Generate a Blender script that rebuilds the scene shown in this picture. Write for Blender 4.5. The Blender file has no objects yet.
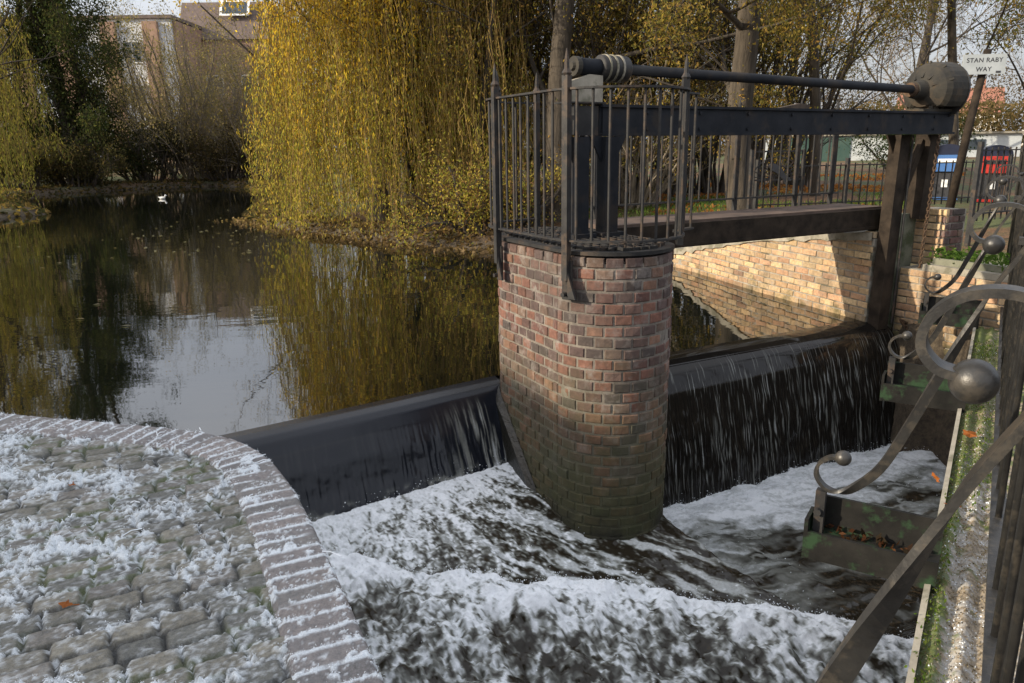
import bpy, math
import numpy as np
from mathutils import Vector

S = bpy.context.scene
COL = S.collection
rad = math.radians
CZ = 1.45                                    # camera height above the pond
# plan frame of the weir: a runs along the crest (to the right bank), b runs downstream
O2 = np.array([-1.41, 3.69]); W2 = np.array([.887, .463]); D2 = np.array([.463, -.887])
def XY(a, b):
    a = np.asarray(a, float); b = np.asarray(b, float)
    return O2[0] + a*W2[0] + b*D2[0], O2[1] + a*W2[1] + b*D2[1]
def P3(a, b, z):
    x, y = XY(a, b); return (float(x), float(y), float(z))
# plan frame of the right bank fence: s along it away from the camera, n towards the water
FS = np.array([.542, .840]); FN = np.array([-.840, .542])
def FP(s, n, z):
    return (float(s*FS[0] + n*FN[0]), float(s*FS[1] + n*FN[1]), float(z))
def toab(x, y):
    qx = x - O2[0]; qy = y - O2[1]
    return qx*W2[0] + qy*W2[1], qx*D2[0] + qy*D2[1]

# ------------------------------------------------------------------ numpy noise
def _h(ix, iy, seed):
    n = (ix.astype(np.int64)*374761393 + iy.astype(np.int64)*668265263 + seed*1274126177) & 0x7fffffff
    n = (n ^ (n >> 13)) * 1274126177 & 0x7fffffff
    n = (n ^ (n >> 16))
    return (n & 0xffff) / 65535.0
def vnoise(x, y, seed=0):
    x = np.asarray(x, float); y = np.asarray(y, float)
    ix = np.floor(x); iy = np.floor(y); fx = x - ix; fy = y - iy
    ix = ix.astype(np.int64); iy = iy.astype(np.int64)
    fx = fx*fx*(3-2*fx); fy = fy*fy*(3-2*fy)
    a = _h(ix, iy, seed); b = _h(ix+1, iy, seed); c = _h(ix, iy+1, seed); d = _h(ix+1, iy+1, seed)
    return (a*(1-fx)+b*fx)*(1-fy) + (c*(1-fx)+d*fx)*fy
def fbm(x, y, seed=0, o=4):
    t = 0; amp = .5; tot = 0
    for i in range(o):
        t = t + amp*vnoise(x*2**i + 17.3*i, y*2**i - 9.1*i, seed+i); tot += amp; amp *= .5
    return t/tot
def sst(a, b, x):
    t = np.clip((np.asarray(x, float)-a)/(b-a), 0, 1); return t*t*(3-2*t)

# ------------------------------------------------------------------ scene helpers
def tag(o, label=None, cat=None, group=None, kind=None):
    if label: o['label'] = label
    if cat: o['category'] = cat
    if group: o['group'] = group
    if kind: o['kind'] = kind
    return o
def thing(name, label, cat, loc=(0, 0, 0), group=None):
    o = bpy.data.objects.new(name, None); COL.objects.link(o); o.location = loc
    o.empty_display_size = .1
    return tag(o, label, cat, group)
def root_loc(o):
    while o.parent: o = o.parent
    return np.array(o.location)
class MB:
    def __init__(s): s.v = []; s.f = []; s.c = []; s.n = 0; s.usec = False; s.uv = None
    def add(s, verts, faces, col=None):
        verts = np.asarray(verts, float).reshape(-1, 3); k = s.n
        s.v.append(verts); s.n += len(verts)
        for f in faces: s.f.append(tuple(int(i)+k for i in f))
        if col is not None: s.usec = True
        c = np.ones((len(verts), 4)) if col is None else np.broadcast_to(np.asarray(list(col)[:3] + [1.0]), (len(verts), 4)) if np.ndim(col) == 1 else col
        s.c.append(c)
    def box(s, c, size, ax=None, col=None, taper=1.0):
        # ax: rows are local x,y,z axes
        A = np.eye(3) if ax is None else np.asarray(ax, float)
        h = np.asarray(size, float)/2; vs = []
        for k in (-1, 1):
            t = taper if k > 0 else 1
            for (i, j) in ((-1, -1), (1, -1), (1, 1), (-1, 1)):
                vs.append(np.asarray(c) + A[0]*i*h[0]*t + A[1]*j*h[1]*t + A[2]*k*h[2])
        s.add(vs, [(3, 2, 1, 0), (4, 5, 6, 7), (0, 1, 5, 4), (1, 2, 6, 5), (2, 3, 7, 6), (3, 0, 4, 7)], col)
    def bar(s, p, q, w, t=None, up=(0, 0, 1), col=None, taper=1.0):
        p = np.asarray(p, float); q = np.asarray(q, float); z = q-p; L = np.linalg.norm(z); z /= L
        u = np.asarray(up, float)
        if abs(u @ z) > .95: u = np.array([W2[0], W2[1], 0])
        x = np.cross(u, z); x /= np.linalg.norm(x); y = np.cross(z, x)
        s.box((p+q)/2, (w, t or w, L), (x, y, z), col, taper)
    def tube(s, pts, r, sides=8, col=None, cap=True):
        pts = np.asarray(pts, float); n = len(pts); r = np.broadcast_to(np.asarray(r, float), (n,))
        T = np.gradient(pts, axis=0); T /= (np.linalg.norm(T, axis=1)[:, None]+1e-12)
        m = np.abs(T).mean(0); ref = np.eye(3)[int(np.argmin(m))]
        X = np.cross(T, ref); X /= (np.linalg.norm(X, axis=1)[:, None]+1e-12); Y = np.cross(T, X)
        an = np.arange(sides)*2*math.pi/sides
        V = pts[:, None, :] + r[:, None, None]*(np.cos(an)[None, :, None]*X[:, None, :] + np.sin(an)[None, :, None]*Y[:, None, :])
        F = []
        for i in range(n-1):
            for j in range(sides):
                k = (j+1) % sides; F.append((i*sides+j, i*sides+k, (i+1)*sides+k, (i+1)*sides+j))
        if cap: F += [tuple(range(sides))[::-1], tuple((n-1)*sides+j for j in range(sides))]
        s.add(V.reshape(-1, 3), F, col)
    def sphere(s, c, r, seg=16, rings=10, sc=(1, 1, 1), col=None):
        V = []; F = []
        for i in range(rings+1):
            ph = math.pi*i/rings
            for j in range(seg):
                th = 2*math.pi*j/seg
                V.append((c[0]+r*sc[0]*math.sin(ph)*math.cos(th), c[1]+r*sc[1]*math.sin(ph)*math.sin(th), c[2]+r*sc[2]*math.cos(ph)))
        for i in range(rings):
            for j in range(seg):
                k = (j+1) % seg; F.append((i*seg+j, (i+1)*seg+j, (i+1)*seg+k, i*seg+k))
        s.add(V, F, col)
    def prism(s, poly, ax0, ax1, org, dirv, depth, col=None):
        # polygon in (ax0,ax1) plane from org, extruded depth along dirv
        poly = np.asarray(poly, float); ax0 = np.asarray(ax0, float); ax1 = np.asarray(ax1, float); dv = np.asarray(dirv, float)*depth
        A = np.asarray(org) + poly[:, :1]*ax0 + poly[:, 1:]*ax1; n = len(A)
        V = np.vstack([A, A+dv]); F = [tuple(range(n))[::-1], tuple(range(n, 2*n))]
        for i in range(n):
            k = (i+1) % n; F.append((i, k, n+k, n+i))
        s.add(V, F, col)
    def build(s, name, m, parent=None, smooth=False, fast=None):
        V = np.vstack(s.v) if s.v else np.zeros((0, 3))
        if parent is not None: V = V - root_loc(parent)
        me = bpy.data.meshes.new(name); me.from_pydata(V.tolist(), [], s.f)
        if s.usec:
            ca = me.color_attributes.new('Col', 'FLOAT_COLOR', 'POINT')
            ca.data.foreach_set('color', np.vstack(s.c).astype(np.float32).ravel())
        me.materials.append(m)
        if smooth: me.shade_smooth()
        me.update(); return link(name, me, parent)
def link(name, me, parent=None):
    o = bpy.data.objects.new(name, me); COL.objects.link(o)
    if parent is not None: o.parent = parent
    return o
def quads_mesh(name, V, F, m, parent=None, col=None, attrs=None, smooth=False):
    """V (n,3), F (k,4) numpy -> object, fast"""
    V = np.asarray(V, np.float32)
    if parent is not None: V = V - root_loc(parent).astype(np.float32)
    me = bpy.data.meshes.new(name); k = len(F)
    me.vertices.add(len(V)); me.vertices.foreach_set('co', V.ravel())
    me.loops.add(k*4); me.loops.foreach_set('vertex_index', np.asarray(F, np.int32).ravel())
    me.polygons.add(k); me.polygons.foreach_set('loop_start', np.arange(0, 4*k, 4, dtype=np.int32))
    me.polygons.foreach_set('loop_total', np.full(k, 4, np.int32))
    me.update(calc_edges=True)
    if col is not None:
        ca = me.color_attributes.new('Col', 'FLOAT_COLOR', 'POINT'); c = np.ones((len(V), 4), np.float32); c[:, :3] = col
        ca.data.foreach_set('color', c.ravel())
    for nm, arr in (attrs or {}).items():
        at = me.attributes.new(nm, 'FLOAT', 'POINT'); at.data.foreach_set('value', np.asarray(arr, np.float32).ravel())
    me.materials.append(m)
    if smooth: me.shade_smooth()
    me.validate(); return link(name, me, parent)
def grid_faces(nr, nc):
    i = np.arange(nr-1)[:, None]; j = np.arange(nc-1)[None, :]
    a = i*nc + j
    return np.stack([a, a+1, a+nc+1, a+nc], -1).reshape(-1, 4)

# ------------------------------------------------------------------ materials
class NT:
    def __init__(s, name):
        s.m = bpy.data.materials.new(name); s.m.use_nodes = True; s.t = s.m.node_tree; s.t.nodes.clear()
        s.out = s.n('ShaderNodeOutputMaterial')
    def n(s, typ, **kw):
        nd = s.t.nodes.new(typ)
        for k, v in kw.items(): setattr(nd, k, v)
        return nd
    def l(s, a, b): s.t.links.new(a, b)
    def inp(s, nd, key, v):
        if hasattr(v, 'is_output') or isinstance(v, bpy.types.NodeSocket): s.l(v, nd.inputs[key])
        else: nd.inputs[key].default_value = v
    def noise(s, scale, detail=4, rough=.55, vec=None, dist=0):
        nd = s.n('ShaderNodeTexNoise'); nd.inputs['Scale'].default_value = scale
        nd.inputs['Detail'].default_value = detail; nd.inputs['Roughness'].default_value = rough; nd.inputs['Distortion'].default_value = dist
        if vec is not None: s.l(vec, nd.inputs['Vector'])
        return nd.outputs['Fac']
    def pos(s, sc=None):
        g = s.n('ShaderNodeNewGeometry').outputs['Position']
        if sc is None: return g
        mp = s.n('ShaderNodeMapping'); mp.inputs['Scale'].default_value = sc; s.l(g, mp.inputs['Vector']); return mp.outputs['Vector']
    def ramp(s, fac, a, b, ca=(0, 0, 0), cb=(1, 1, 1)):
        r = s.n('ShaderNodeValToRGB'); e = r.color_ramp.elements
        e[0].position = a; e[1].position = b; e[0].color = (*ca, 1); e[1].color = (*cb, 1); s.l(fac, r.inputs['Fac']); return r.outputs['Color']
    def mix(s, fac, a, b, typ='MIX'):
        nd = s.n('ShaderNodeMix', data_type='RGBA', blend_type=typ)
        s.inp(nd, 0, fac)
        for k, v in ((6, a), (7, b)):
            s.inp(nd, k, v if isinstance(v, bpy.types.NodeSocket) else (*v, 1))
        return nd.outputs[2]
    def math(s, op, a, b=0, clamp=False):
        nd = s.n('ShaderNodeMath', operation=op, use_clamp=clamp); s.inp(nd, 0, a); s.inp(nd, 1, b); return nd.outputs[0]
    def attr(s, nm): return s.n('ShaderNodeAttribute', attribute_name=nm)
    def sep(s, v):
        nd = s.n('ShaderNodeSeparateXYZ'); s.l(v, nd.inputs[0]); return nd.outputs
    def bump(s, h, strength=.4, dist=.01, normal=None):
        nd = s.n('ShaderNodeBump'); nd.inputs['Strength'].default_value = strength; nd.inputs['Distance'].default_value = dist
        s.l(h, nd.inputs['Height'])
        if normal is not None: s.l(normal, nd.inputs['Normal'])
        return nd.outputs['Normal']
    def principled(s, base, rough=.7, metal=0, normal=None, spec=None, ior=None):
        p = s.n('ShaderNodeBsdfPrincipled')
        s.inp(p, 'Base Color', base if isinstance(base, bpy.types.NodeSocket) else (*base, 1)); s.inp(p, 'Roughness', rough); s.inp(p, 'Metallic', metal)
        if normal is not None: s.l(normal, p.inputs['Normal'])
        if spec is not None: s.inp(p, 'Specular IOR Level', spec)
        if ior is not None: p.inputs['IOR'].default_value = ior
        return p.outputs[0]
    def done(s, sh): s.l(sh, s.out.inputs['Surface']); return s.m
def pm(name, c1, c2, scale=8, rough=.7, metal=0, bump=.25, bscale=40, bdist=.004, lo=.35, hi=.65, col=False, spec=None, c3=None, c3s=3, stretch=None):
    k = NT(name); v = k.pos(stretch)
    base = k.ramp(k.noise(scale, 5, .6, v), lo, hi, c1, c2)
    if c3: base = k.mix(k.ramp(k.noise(c3s, 6, .65, v), .52, .62), base, c3)
    if col: base = k.mix(1.0, base, k.attr('Col').outputs['Color'], 'MULTIPLY')
    nrm = k.bump(k.noise(bscale, 5, .6, v), bump, bdist)
    return k.done(k.principled(base, rough, metal, nrm, spec))
M = {}
M['iron'] = pm('black_iron', (.014, .014, .015), (.032, .031, .03), 14, .6, 0, .3, 90, .002, c3=(.06, .042, .03), c3s=9, spec=.3)
M['greyiron'] = pm('grey_painted_iron', (.017, .0165, .016), (.032, .031, .029), 18, .4, 0, .4, 120, .0018, c3=(.05, .044, .036), c3s=26)
M['beam'] = pm('black_beam_paint', (.008, .010, .014), (.018, .020, .025), 6, .75, 0, .25, 50, .003, spec=.2, c3=(.028, .024, .022), c3s=5)
M['timber'] = pm('weathered_timber', (.05, .036, .026), (.11, .08, .058), 9, .85, 0, .5, 60, .004, stretch=(1, 1, .12))
M['darktimber'] = pm('dark_timber', (.018, .014, .011), (.045, .034, .025), 9, .9, 0, .5, 60, .004, spec=.15)
M['deck'] = pm('brown_steel_deck', (.05, .034, .026), (.12, .08, .06), 5, .8, 0, .3, 40, .003)
M['stone'] = pm('pale_block', (.22, .2, .16), (.34, .31, .25), 12, .9, 0, .5, 60, .004, c3=(.15, .14, .1), c3s=6)
M['housing'] = pm('mossy_cast_iron', (.014, .013, .011), (.036, .031, .022), 7, .85, 0, .4, 50, .004, c3=(.05, .036, .022), c3s=6)
M['band'] = pm('pale_metal_band', (.3, .29, .27), (.45, .43, .4), 20, .5, .3, .2, 60, .002)
M['concrete'] = pm('green_concrete', (.10, .105, .075), (.19, .19, .14), 5, .9, 0, .4, 50, .004, c3=(.06, .07, .035), c3s=4)
M['rust'] = pm('rusty_chain', (.05, .03, .018), (.11, .065, .035), 30, .8, .2, .3, 80, .002)
M['mortar'] = pm('old_mortar', (.20, .185, .155), (.33, .30, .25), 12, .95, 0, .5, 80, .004, c3=(.09, .085, .06), c3s=4)
def brick_mat(name, algae=True, z0=.35, z1=-.35):
    k = NT(name); P = k.pos(); z = k.sep(P)[2]
    c = k.attr('Col').outputs['Color']
    c = k.mix(.8, c, k.ramp(k.noise(30, 6, .7, P), .3, .75, (.45, .43, .42), (1.35, 1.3, 1.25)), 'MULTIPLY')
    c = k.mix(k.math('MULTIPLY', k.ramp(k.noise(9, 7, .7, P), .52, .70), .55), c, (.30, .27, .245))      # lime bloom
    c = k.mix(k.math('MULTIPLY', k.ramp(k.noise(16, 6, .7, k.pos((1, 1, .22))), .60, .74), .4), c, (.40, .38, .35))   # lime runs
    c = k.mix(k.math('MULTIPLY', k.ramp(k.noise(2.4, 6, .6, P), .5, .68), .5), c, (.06, .052, .046))  # soot
    if algae:
        nz = k.math('ADD', z, k.math('MULTIPLY', k.math('SUBTRACT', k.noise(6, 7, .72, P), .5), 1.25))
        mp = k.n('ShaderNodeMapRange'); k.l(nz, mp.inputs[0]); mp.inputs[1].default_value = z0; mp.inputs[2].default_value = z1
        g = k.mix(k.noise(14, 5, .6, P), (.020, .027, .008), (.06, .066, .018))
        c = k.mix(k.math('MULTIPLY', mp.outputs[0], .8), c, g)
        mp2 = k.n('ShaderNodeMapRange'); k.l(nz, mp2.inputs[0]); mp2.inputs[1].default_value = z1+.05; mp2.inputs[2].default_value = z1-.35
        c = k.mix(k.math('MULTIPLY', mp2.outputs[0], .85), c, (.016, .015, .011))
    nrm = k.bump(k.noise(90, 5, .65, P), .5, .004)
    return k.done(k.principled(c, .88, 0, nrm))
M['brick'] = brick_mat('weathered_red_brick', True, .42, -.42)
M['stock'] = brick_mat('yellow_stock_brick', True, .12, -.2)
def leaf_mat(name, trans=.54):
    k = NT(name); c = k.attr('Col').outputs['Color']
    d = k.n('ShaderNodeBsdfDiffuse'); k.l(c, d.inputs[0])
    t = k.n('ShaderNodeBsdfTranslucent'); k.l(k.mix(1, c, (1.1, 1.15, .7), 'MULTIPLY'), t.inputs[0])
    mx = k.n('ShaderNodeMixShader'); mx.inputs[0].default_value = trans; k.l(d.outputs[0], mx.inputs[1]); k.l(t.outputs[0], mx.inputs[2])
    return k.done(mx.outputs[0])
M['leaf'] = leaf_mat('leaves')
M['blade'] = leaf_mat('grass_blades', .25)
M['bark'] = pm('grey_brown_bark', (.035, .028, .02), (.085, .068, .05), 5, .95, 0, .8, 18, .02, stretch=(3, 3, .6))
M['twig'] = pm('pale_twigs', (.13, .105, .075), (.26, .215, .155), 6, .9, 0, .2, 60, .003)
M['withy'] = pm('golden_withies', (.20, .13, .04), (.34, .23, .07), 6, .9, 0, .2, 60, .003)
M['darktwig'] = pm('dark_twigs', (.03, .024, .018), (.07, .055, .04), 6, .9, 0, .2, 60, .003)
def water_mat(name, deep=(.005, .006, .004), rip=0):
    k = NT(name); P = k.pos()
    n1 = k.noise(1.3, 3, .5, k.pos((1, 2.2, 1))); n2 = k.noise(9, 2, .5, k.pos((1, 1.6, 1)))
    h = k.math('ADD', n1, k.math('MULTIPLY', n2, .07))
    nrm = k.bump(h, .05, .04)
    return k.done(k.principled(deep, .025, 0, nrm, ior=1.8))
M['pond'] = water_mat('pond_water')
def foam_mat(name, deep, foamc=(.72, .74, .75), bumps=(60, .5, .012), rough=.12, ior=1.33):
    k = NT(name); P = k.pos(); f = k.attr('foam').outputs['Fac']
    fn = k.noise(70, 5, .7, P)
    m = k.math('ADD', f, k.math('MULTIPLY', k.math('SUBTRACT', fn, .5), k.math('MULTIPLY', f, .9)), True)
    rp = k.n('ShaderNodeValToRGB'); e = rp.color_ramp.elements; e[0].position = 0; e[0].color = (*deep, 1); e[1].position = 1; e[1].color = (*foamc, 1)
    x_ = e.new(.35); x_.color = (foamc[0]*.24, foamc[1]*.24, foamc[2]*.21, 1); x_ = e.new(.7); x_.color = (foamc[0]*.66, foamc[1]*.67, foamc[2]*.66, 1)
    k.l(m, rp.inputs['Fac']); base = rp.outputs['Color']
    r = k.math('ADD', k.math('MULTIPLY', m, .6), rough, True)
    nrm = k.bump(k.math('MULTIPLY', k.noise(bumps[0], 5, .65, P), k.math('ADD', m, .06)), bumps[1], bumps[2])
    return k.done(k.principled(base, r, 0, nrm, ior=ior))
M['river'] = foam_mat('foaming_water', (.022, .018, .012), (.76, .79, .82), (190, .6, .004), .06)
M['fall'] = foam_mat('falling_water', (.012, .0105, .009), (.55, .57, .6), (28, .3, .010), .05)
M['slick'] = foam_mat('sliding_water', (.009, .011, .016), (.6, .62, .65), (16, .1, .008), .2, 1.36)
def cobble_mat():
    k = NT('frosty_cobble'); P = k.pos(); f = k.attr('frost').outputs['Fac']; g = k.attr('moss').outputs['Fac']
    c = k.mix(1.0, k.ramp(k.noise(70, 6, .75, P), .32, .68, (.45, .45, .45), (1.35, 1.32, 1.25)), k.attr('Col').outputs['Color'], 'MULTIPLY')
    c = k.mix(g, c, (.085, .105, .025))
    ff = k.math('ADD', f, k.math('MULTIPLY', k.math('SUBTRACT', k.noise(330, 4, .75, P), .52), k.math('MULTIPLY', k.math('ADD', f, .12), 1.9)), True)
    c = k.mix(ff, c, (.62, .665, .70))
    nrm = k.bump(k.noise(160, 5, .7, P), .6, .004)
    return k.done(k.principled(c, .85, 0, nrm))
M['cobble'] = cobble_mat()
M['frost'] = pm('frost_crystals', (.60, .645, .69), (.76, .80, .83), 40, .6, 0, .1, 100, .001)
M['wallside'] = pm('wet_dark_brick', (.03, .026, .02), (.07, .055, .045), 9, .6, 0, .6, 30, .01, c3=(.04, .05, .02), c3s=4)
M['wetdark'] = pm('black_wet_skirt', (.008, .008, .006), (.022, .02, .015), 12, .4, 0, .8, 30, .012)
M['moss'] = pm('green_moss', (.06, .09, .015), (.16, .19, .035), 30, .95, 0, .5, 90, .004)
M['grit'] = pm('gritty_stone', (.2, .165, .12), (.42, .36, .28), 90, .95, 0, .8, 160, .005)
M['greenpaint'] = pm('peeling_green_paint', (.008, .008, .0075), (.02, .019, .017), 8, .65, 0, .4, 60, .003, c3=(.022, .045, .022), c3s=11, spec=.15)
M['white'] = pm('white_board', (.7, .71, .7), (.8, .8, .79), 12, .5, 0, .05, 60, .001)
M['signface'] = pm('pale_sign_face', (.33, .36, .37), (.40, .43, .44), 6, .45, 0, .05, 60, .001)
M['ink'] = pm('black_lettering', (.02, .02, .022), (.04, .04, .045), 12, .6)
M['glass'] = pm('window_glass', (.03, .04, .05), (.06, .075, .09), 2, .08, 0, .02, 5, .001)
M['feather'] = pm('white_feather', (.6, .6, .58), (.75, .75, .73), 20, .8)
M['rubber'] = pm('tyre_rubber', (.015, .015, .015), (.03, .03, .03), 20, .8)
M['asphalt'] = pm('asphalt', (.045, .045, .045), (.07, .068, .065), 40, .9, 0, .4, 120, .004)
def ground_mat():
    k = NT('bank_ground'); P = k.pos()
    g = k.ramp(k.noise(3, 6, .65, P), .35, .65, (.045, .06, .018), (.085, .10, .03))
    l = k.ramp(k.noise(25, 6, .75, P), .4, .65, (.06, .035, .018), (.22, .11, .045))
    c = k.mix(k.ramp(k.noise(.55, 5, .6, P), .44, .56), g, l)
    z = k.sep(P)[2]; mp = k.n('ShaderNodeMapRange'); k.l(z, mp.inputs[0]); mp.inputs[1].default_value = .28; mp.inputs[2].default_value = .08
    c = k.mix(mp.outputs[0], c, k.ramp(k.noise(20, 6, .7, P), .35, .7, (.035, .026, .018), (.11, .085, .055)))
    return k.done(k.principled(c, .95, 0, k.bump(k.noise(30, 6, .7, P), .8, .03)))
M['ground'] = ground_mat()

# ------------------------------------------------------------------ camera
cd = bpy.data.cameras.new('camera'); cam = bpy.data.objects.new('camera', cd); COL.objects.link(cam)
cd.sensor_fit = 'HORIZONTAL'; cd.sensor_width = 36; cd.lens = 36*750/1024; cd.clip_start = .05; cd.clip_end = 3000
pitch = math.atan(194/750); roll = .0145
from mathutils import Matrix
cam.matrix_world = Matrix.Translation((0, 0, CZ)) @ Matrix.Rotation(math.pi/2 - pitch, 4, 'X') @ Matrix.Rotation(-roll, 4, 'Z')
S.camera = cam

# ------------------------------------------------------------------ light
SUN_AZ = np.array([-.951, -.31]); SUN_EL = 21.5
w = bpy.data.worlds.new('World'); S.world = w; w.use_nodes = True; nt = w.node_tree; nt.nodes.clear()
sky = nt.nodes.new('ShaderNodeTexSky'); sky.sky_type = 'NISHITA'; sky.sun_disc = False
sky.sun_elevation = rad(SUN_EL); sky.sun_rotation = math.atan2(SUN_AZ[0], SUN_AZ[1])
sky.air_density = 1.0; sky.dust_density = 4.5; sky.ozone_density = 1.2; sky.altitude = 20
bg = nt.nodes.new('ShaderNodeBackground'); bg.inputs['Strength'].default_value = .15
wo = nt.nodes.new('ShaderNodeOutputWorld'); nt.links.new(sky.outputs[0], bg.inputs[0])
tc = nt.nodes.new('ShaderNodeTexCoord'); mpn = nt.nodes.new('ShaderNodeMapping'); mpn.inputs['Scale'].default_value = (1, 1, 3.5); nt.links.new(tc.outputs['Generated'], mpn.inputs['Vector'])
cn = nt.nodes.new('ShaderNodeTexNoise'); cn.inputs['Scale'].default_value = 2.2; cn.inputs['Detail'].default_value = 6; nt.links.new(mpn.outputs[0], cn.inputs['Vector'])
cr_ = nt.nodes.new('ShaderNodeValToRGB'); cr_.color_ramp.elements[0].position = .3; cr_.color_ramp.elements[1].position = .72
cr_.color_ramp.elements[0].color = (.50, .53, .60, 1); cr_.color_ramp.elements[1].color = (.72, .72, .74, 1); nt.links.new(cn.outputs['Fac'], cr_.inputs['Fac'])
cb_ = nt.nodes.new('ShaderNodeBackground'); cb_.inputs['Strength'].default_value = .98; sx_ = nt.nodes.new('ShaderNodeSeparateXYZ'); nt.links.new(tc.outputs['Generated'], sx_.inputs[0])
mr_ = nt.nodes.new('ShaderNodeMapRange'); mr_.inputs[1].default_value = .08; mr_.inputs[2].default_value = .36; mr_.inputs[3].default_value = .88; mr_.inputs[4].default_value = 2.0; nt.links.new(sx_.outputs[2], mr_.inputs[0])
nt.links.new(mr_.outputs[0], cb_.inputs['Strength']); nt.links.new(cr_.outputs[0], cb_.inputs[0])   # thin bright cloud over the sky
mxw = nt.nodes.new('ShaderNodeMixShader'); mxw.inputs[0].default_value = .72; nt.links.new(bg.outputs[0], mxw.inputs[1]); nt.links.new(cb_.outputs[0], mxw.inputs[2]); nt.links.new(mxw.outputs[0], wo.inputs[0])
sl = bpy.data.lights.new('sun', 'SUN'); sl.energy = 5.0; sl.angle = rad(.53); sl.color = (1.0, .87, .68)
so = bpy.data.objects.new('sun', sl); COL.objects.link(so); so.location = (-20, -15, 20)
sd = Vector((SUN_AZ[0]*math.cos(rad(SUN_EL)), SUN_AZ[1]*math.cos(rad(SUN_EL)), math.sin(rad(SUN_EL))))
so.rotation_euler = sd.to_track_quat('Z', 'Y').to_euler()
S.view_settings.view_transform = 'Standard'; S.view_settings.look = 'None'; S.view_settings.exposure = .33; S.view_settings.gamma = 1

# ================================================================== SETTING: ground, pond, river
SHORE = np.array([[-2.2, 3.0], [-4, 3.4], [-9, 6.5], [-15, 11], [-14.5, 15.5], [-12.2, 17.6], [-11.4, 18.9], [-13, 21], [-16, 24.5], [-17.5, 28], [-14.5, 32.8],
    [-12.6, 33.2], [-11.3, 32.2], [-8.6, 26], [-6.8, 20], [-5.9, 16.6], [-5.0, 15.1], [-3.9, 13.7], [-3.1, 12.95], [-2.2, 12.0], [-1.37, 11.35], [-.7, 11.0], [-.1, 10.75], [1, 10.1], [2.06, 9.06],
    [2.5, 7.46], [2.89, 6.24], [3.15, 6.0], [3.3, 5.6], [3.4, 5.2], [1.1, 1.6], [.2, .3], [-.2, 0.9], [-.7, 1.7]])
def sdist(px, py, poly):
    d = np.full(px.shape, 1e9); inside = np.zeros(px.shape, bool); n = len(poly)
    for i in range(n):
        ax, ay = poly[i]; bx, by = poly[(i+1) % n]; ex, ey = bx-ax, by-ay
        t = np.clip(((px-ax)*ex+(py-ay)*ey)/(ex*ex+ey*ey), 0, 1)
        d = np.minimum(d, np.hypot(px-ax-t*ex, py-ay-t*ey))
        c = ((ay > py) != (by > py)) & (px < (bx-ax)*(py-ay)/((by-ay) if by != ay else 1e-9)+ax)
        inside ^= c
    return np.where(inside, -d, d)
def ground_z(x, y):
    x = np.asarray(x, float); y = np.asarray(y, float)
    sdv = sdist(x, y, SHORE); a, b = toab(x, y)
    z = np.where(sdv < 0, -np.minimum(1.2, -sdv*1.2)-.05, .22*sst(0, .5, sdv) + .30*sst(.3, 5, sdv) + .35*sst(6, 40, sdv)-.03)
    z = z + np.where(sdv > .3, .10*(fbm(x*.7, y*.7, 5)-.5) + .3*(fbm(x*.12, y*.12, 9)-.5)*sst(3, 15, sdv), 0)
    z = np.where((sdv < 0) & (b > -.3), -1.6, z)                      # weir chute and tail water bed
    near = (b > .6) & (sdv > 0)
    z = np.where(near, np.minimum(z, .0), z)
    return z
xs = np.concatenate([-np.geomspace(400, 22, 26), np.arange(-20, 16, .25), np.geomspace(16.5, 400, 28)])
ys = np.concatenate([-np.geomspace(200, 5, 16), np.arange(-4, 36, .25), np.geomspace(36.5, 600, 30)])
gx, gy = np.meshgrid(xs, ys)
gz = ground_z(gx.ravel(), gy.ravel())
tag(quads_mesh('ground', np.stack([gx.ravel(), gy.ravel(), gz], 1), grid_faces(len(ys), len(xs)), M['ground'], smooth=True), kind='structure')

# weir crest lines (b offset along a)
def crL(a): return .02 - .13*np.maximum(a, -.4)
def crR(a): return -.07 + 0*a
# pond surface: polygon fan, edges meet the falling sheets .35 m above the crests
pp = [tuple(p) for p in SHORE[:25]]
bounds = [(-2.6, 3.2)] + [(-4, 4.2), (-9.3, 7.4)]
edge = [XY(a, float(crR(a))-.12) for a in np.linspace(5.35, 2.0, 6)] + [XY(a, float(crL(a))-.12) for a in np.linspace(1.62, -1.9, 12)]
outer = [(-30, 4), (-30, 45), (8, 45), (8, 12), (4.2, 8.5), (3.9, 6.6)]
poly = [(float(x), float(y), 0.0) for x, y in edge] + [(float(x), float(y), 0.0) for x, y in [(-5, 1.9)]+outer]
mb = MB(); mb.add(poly, [tuple(range(len(poly)))[::-1]])
tag(mb.build('pond_water', M['pond']), kind='structure')

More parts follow.
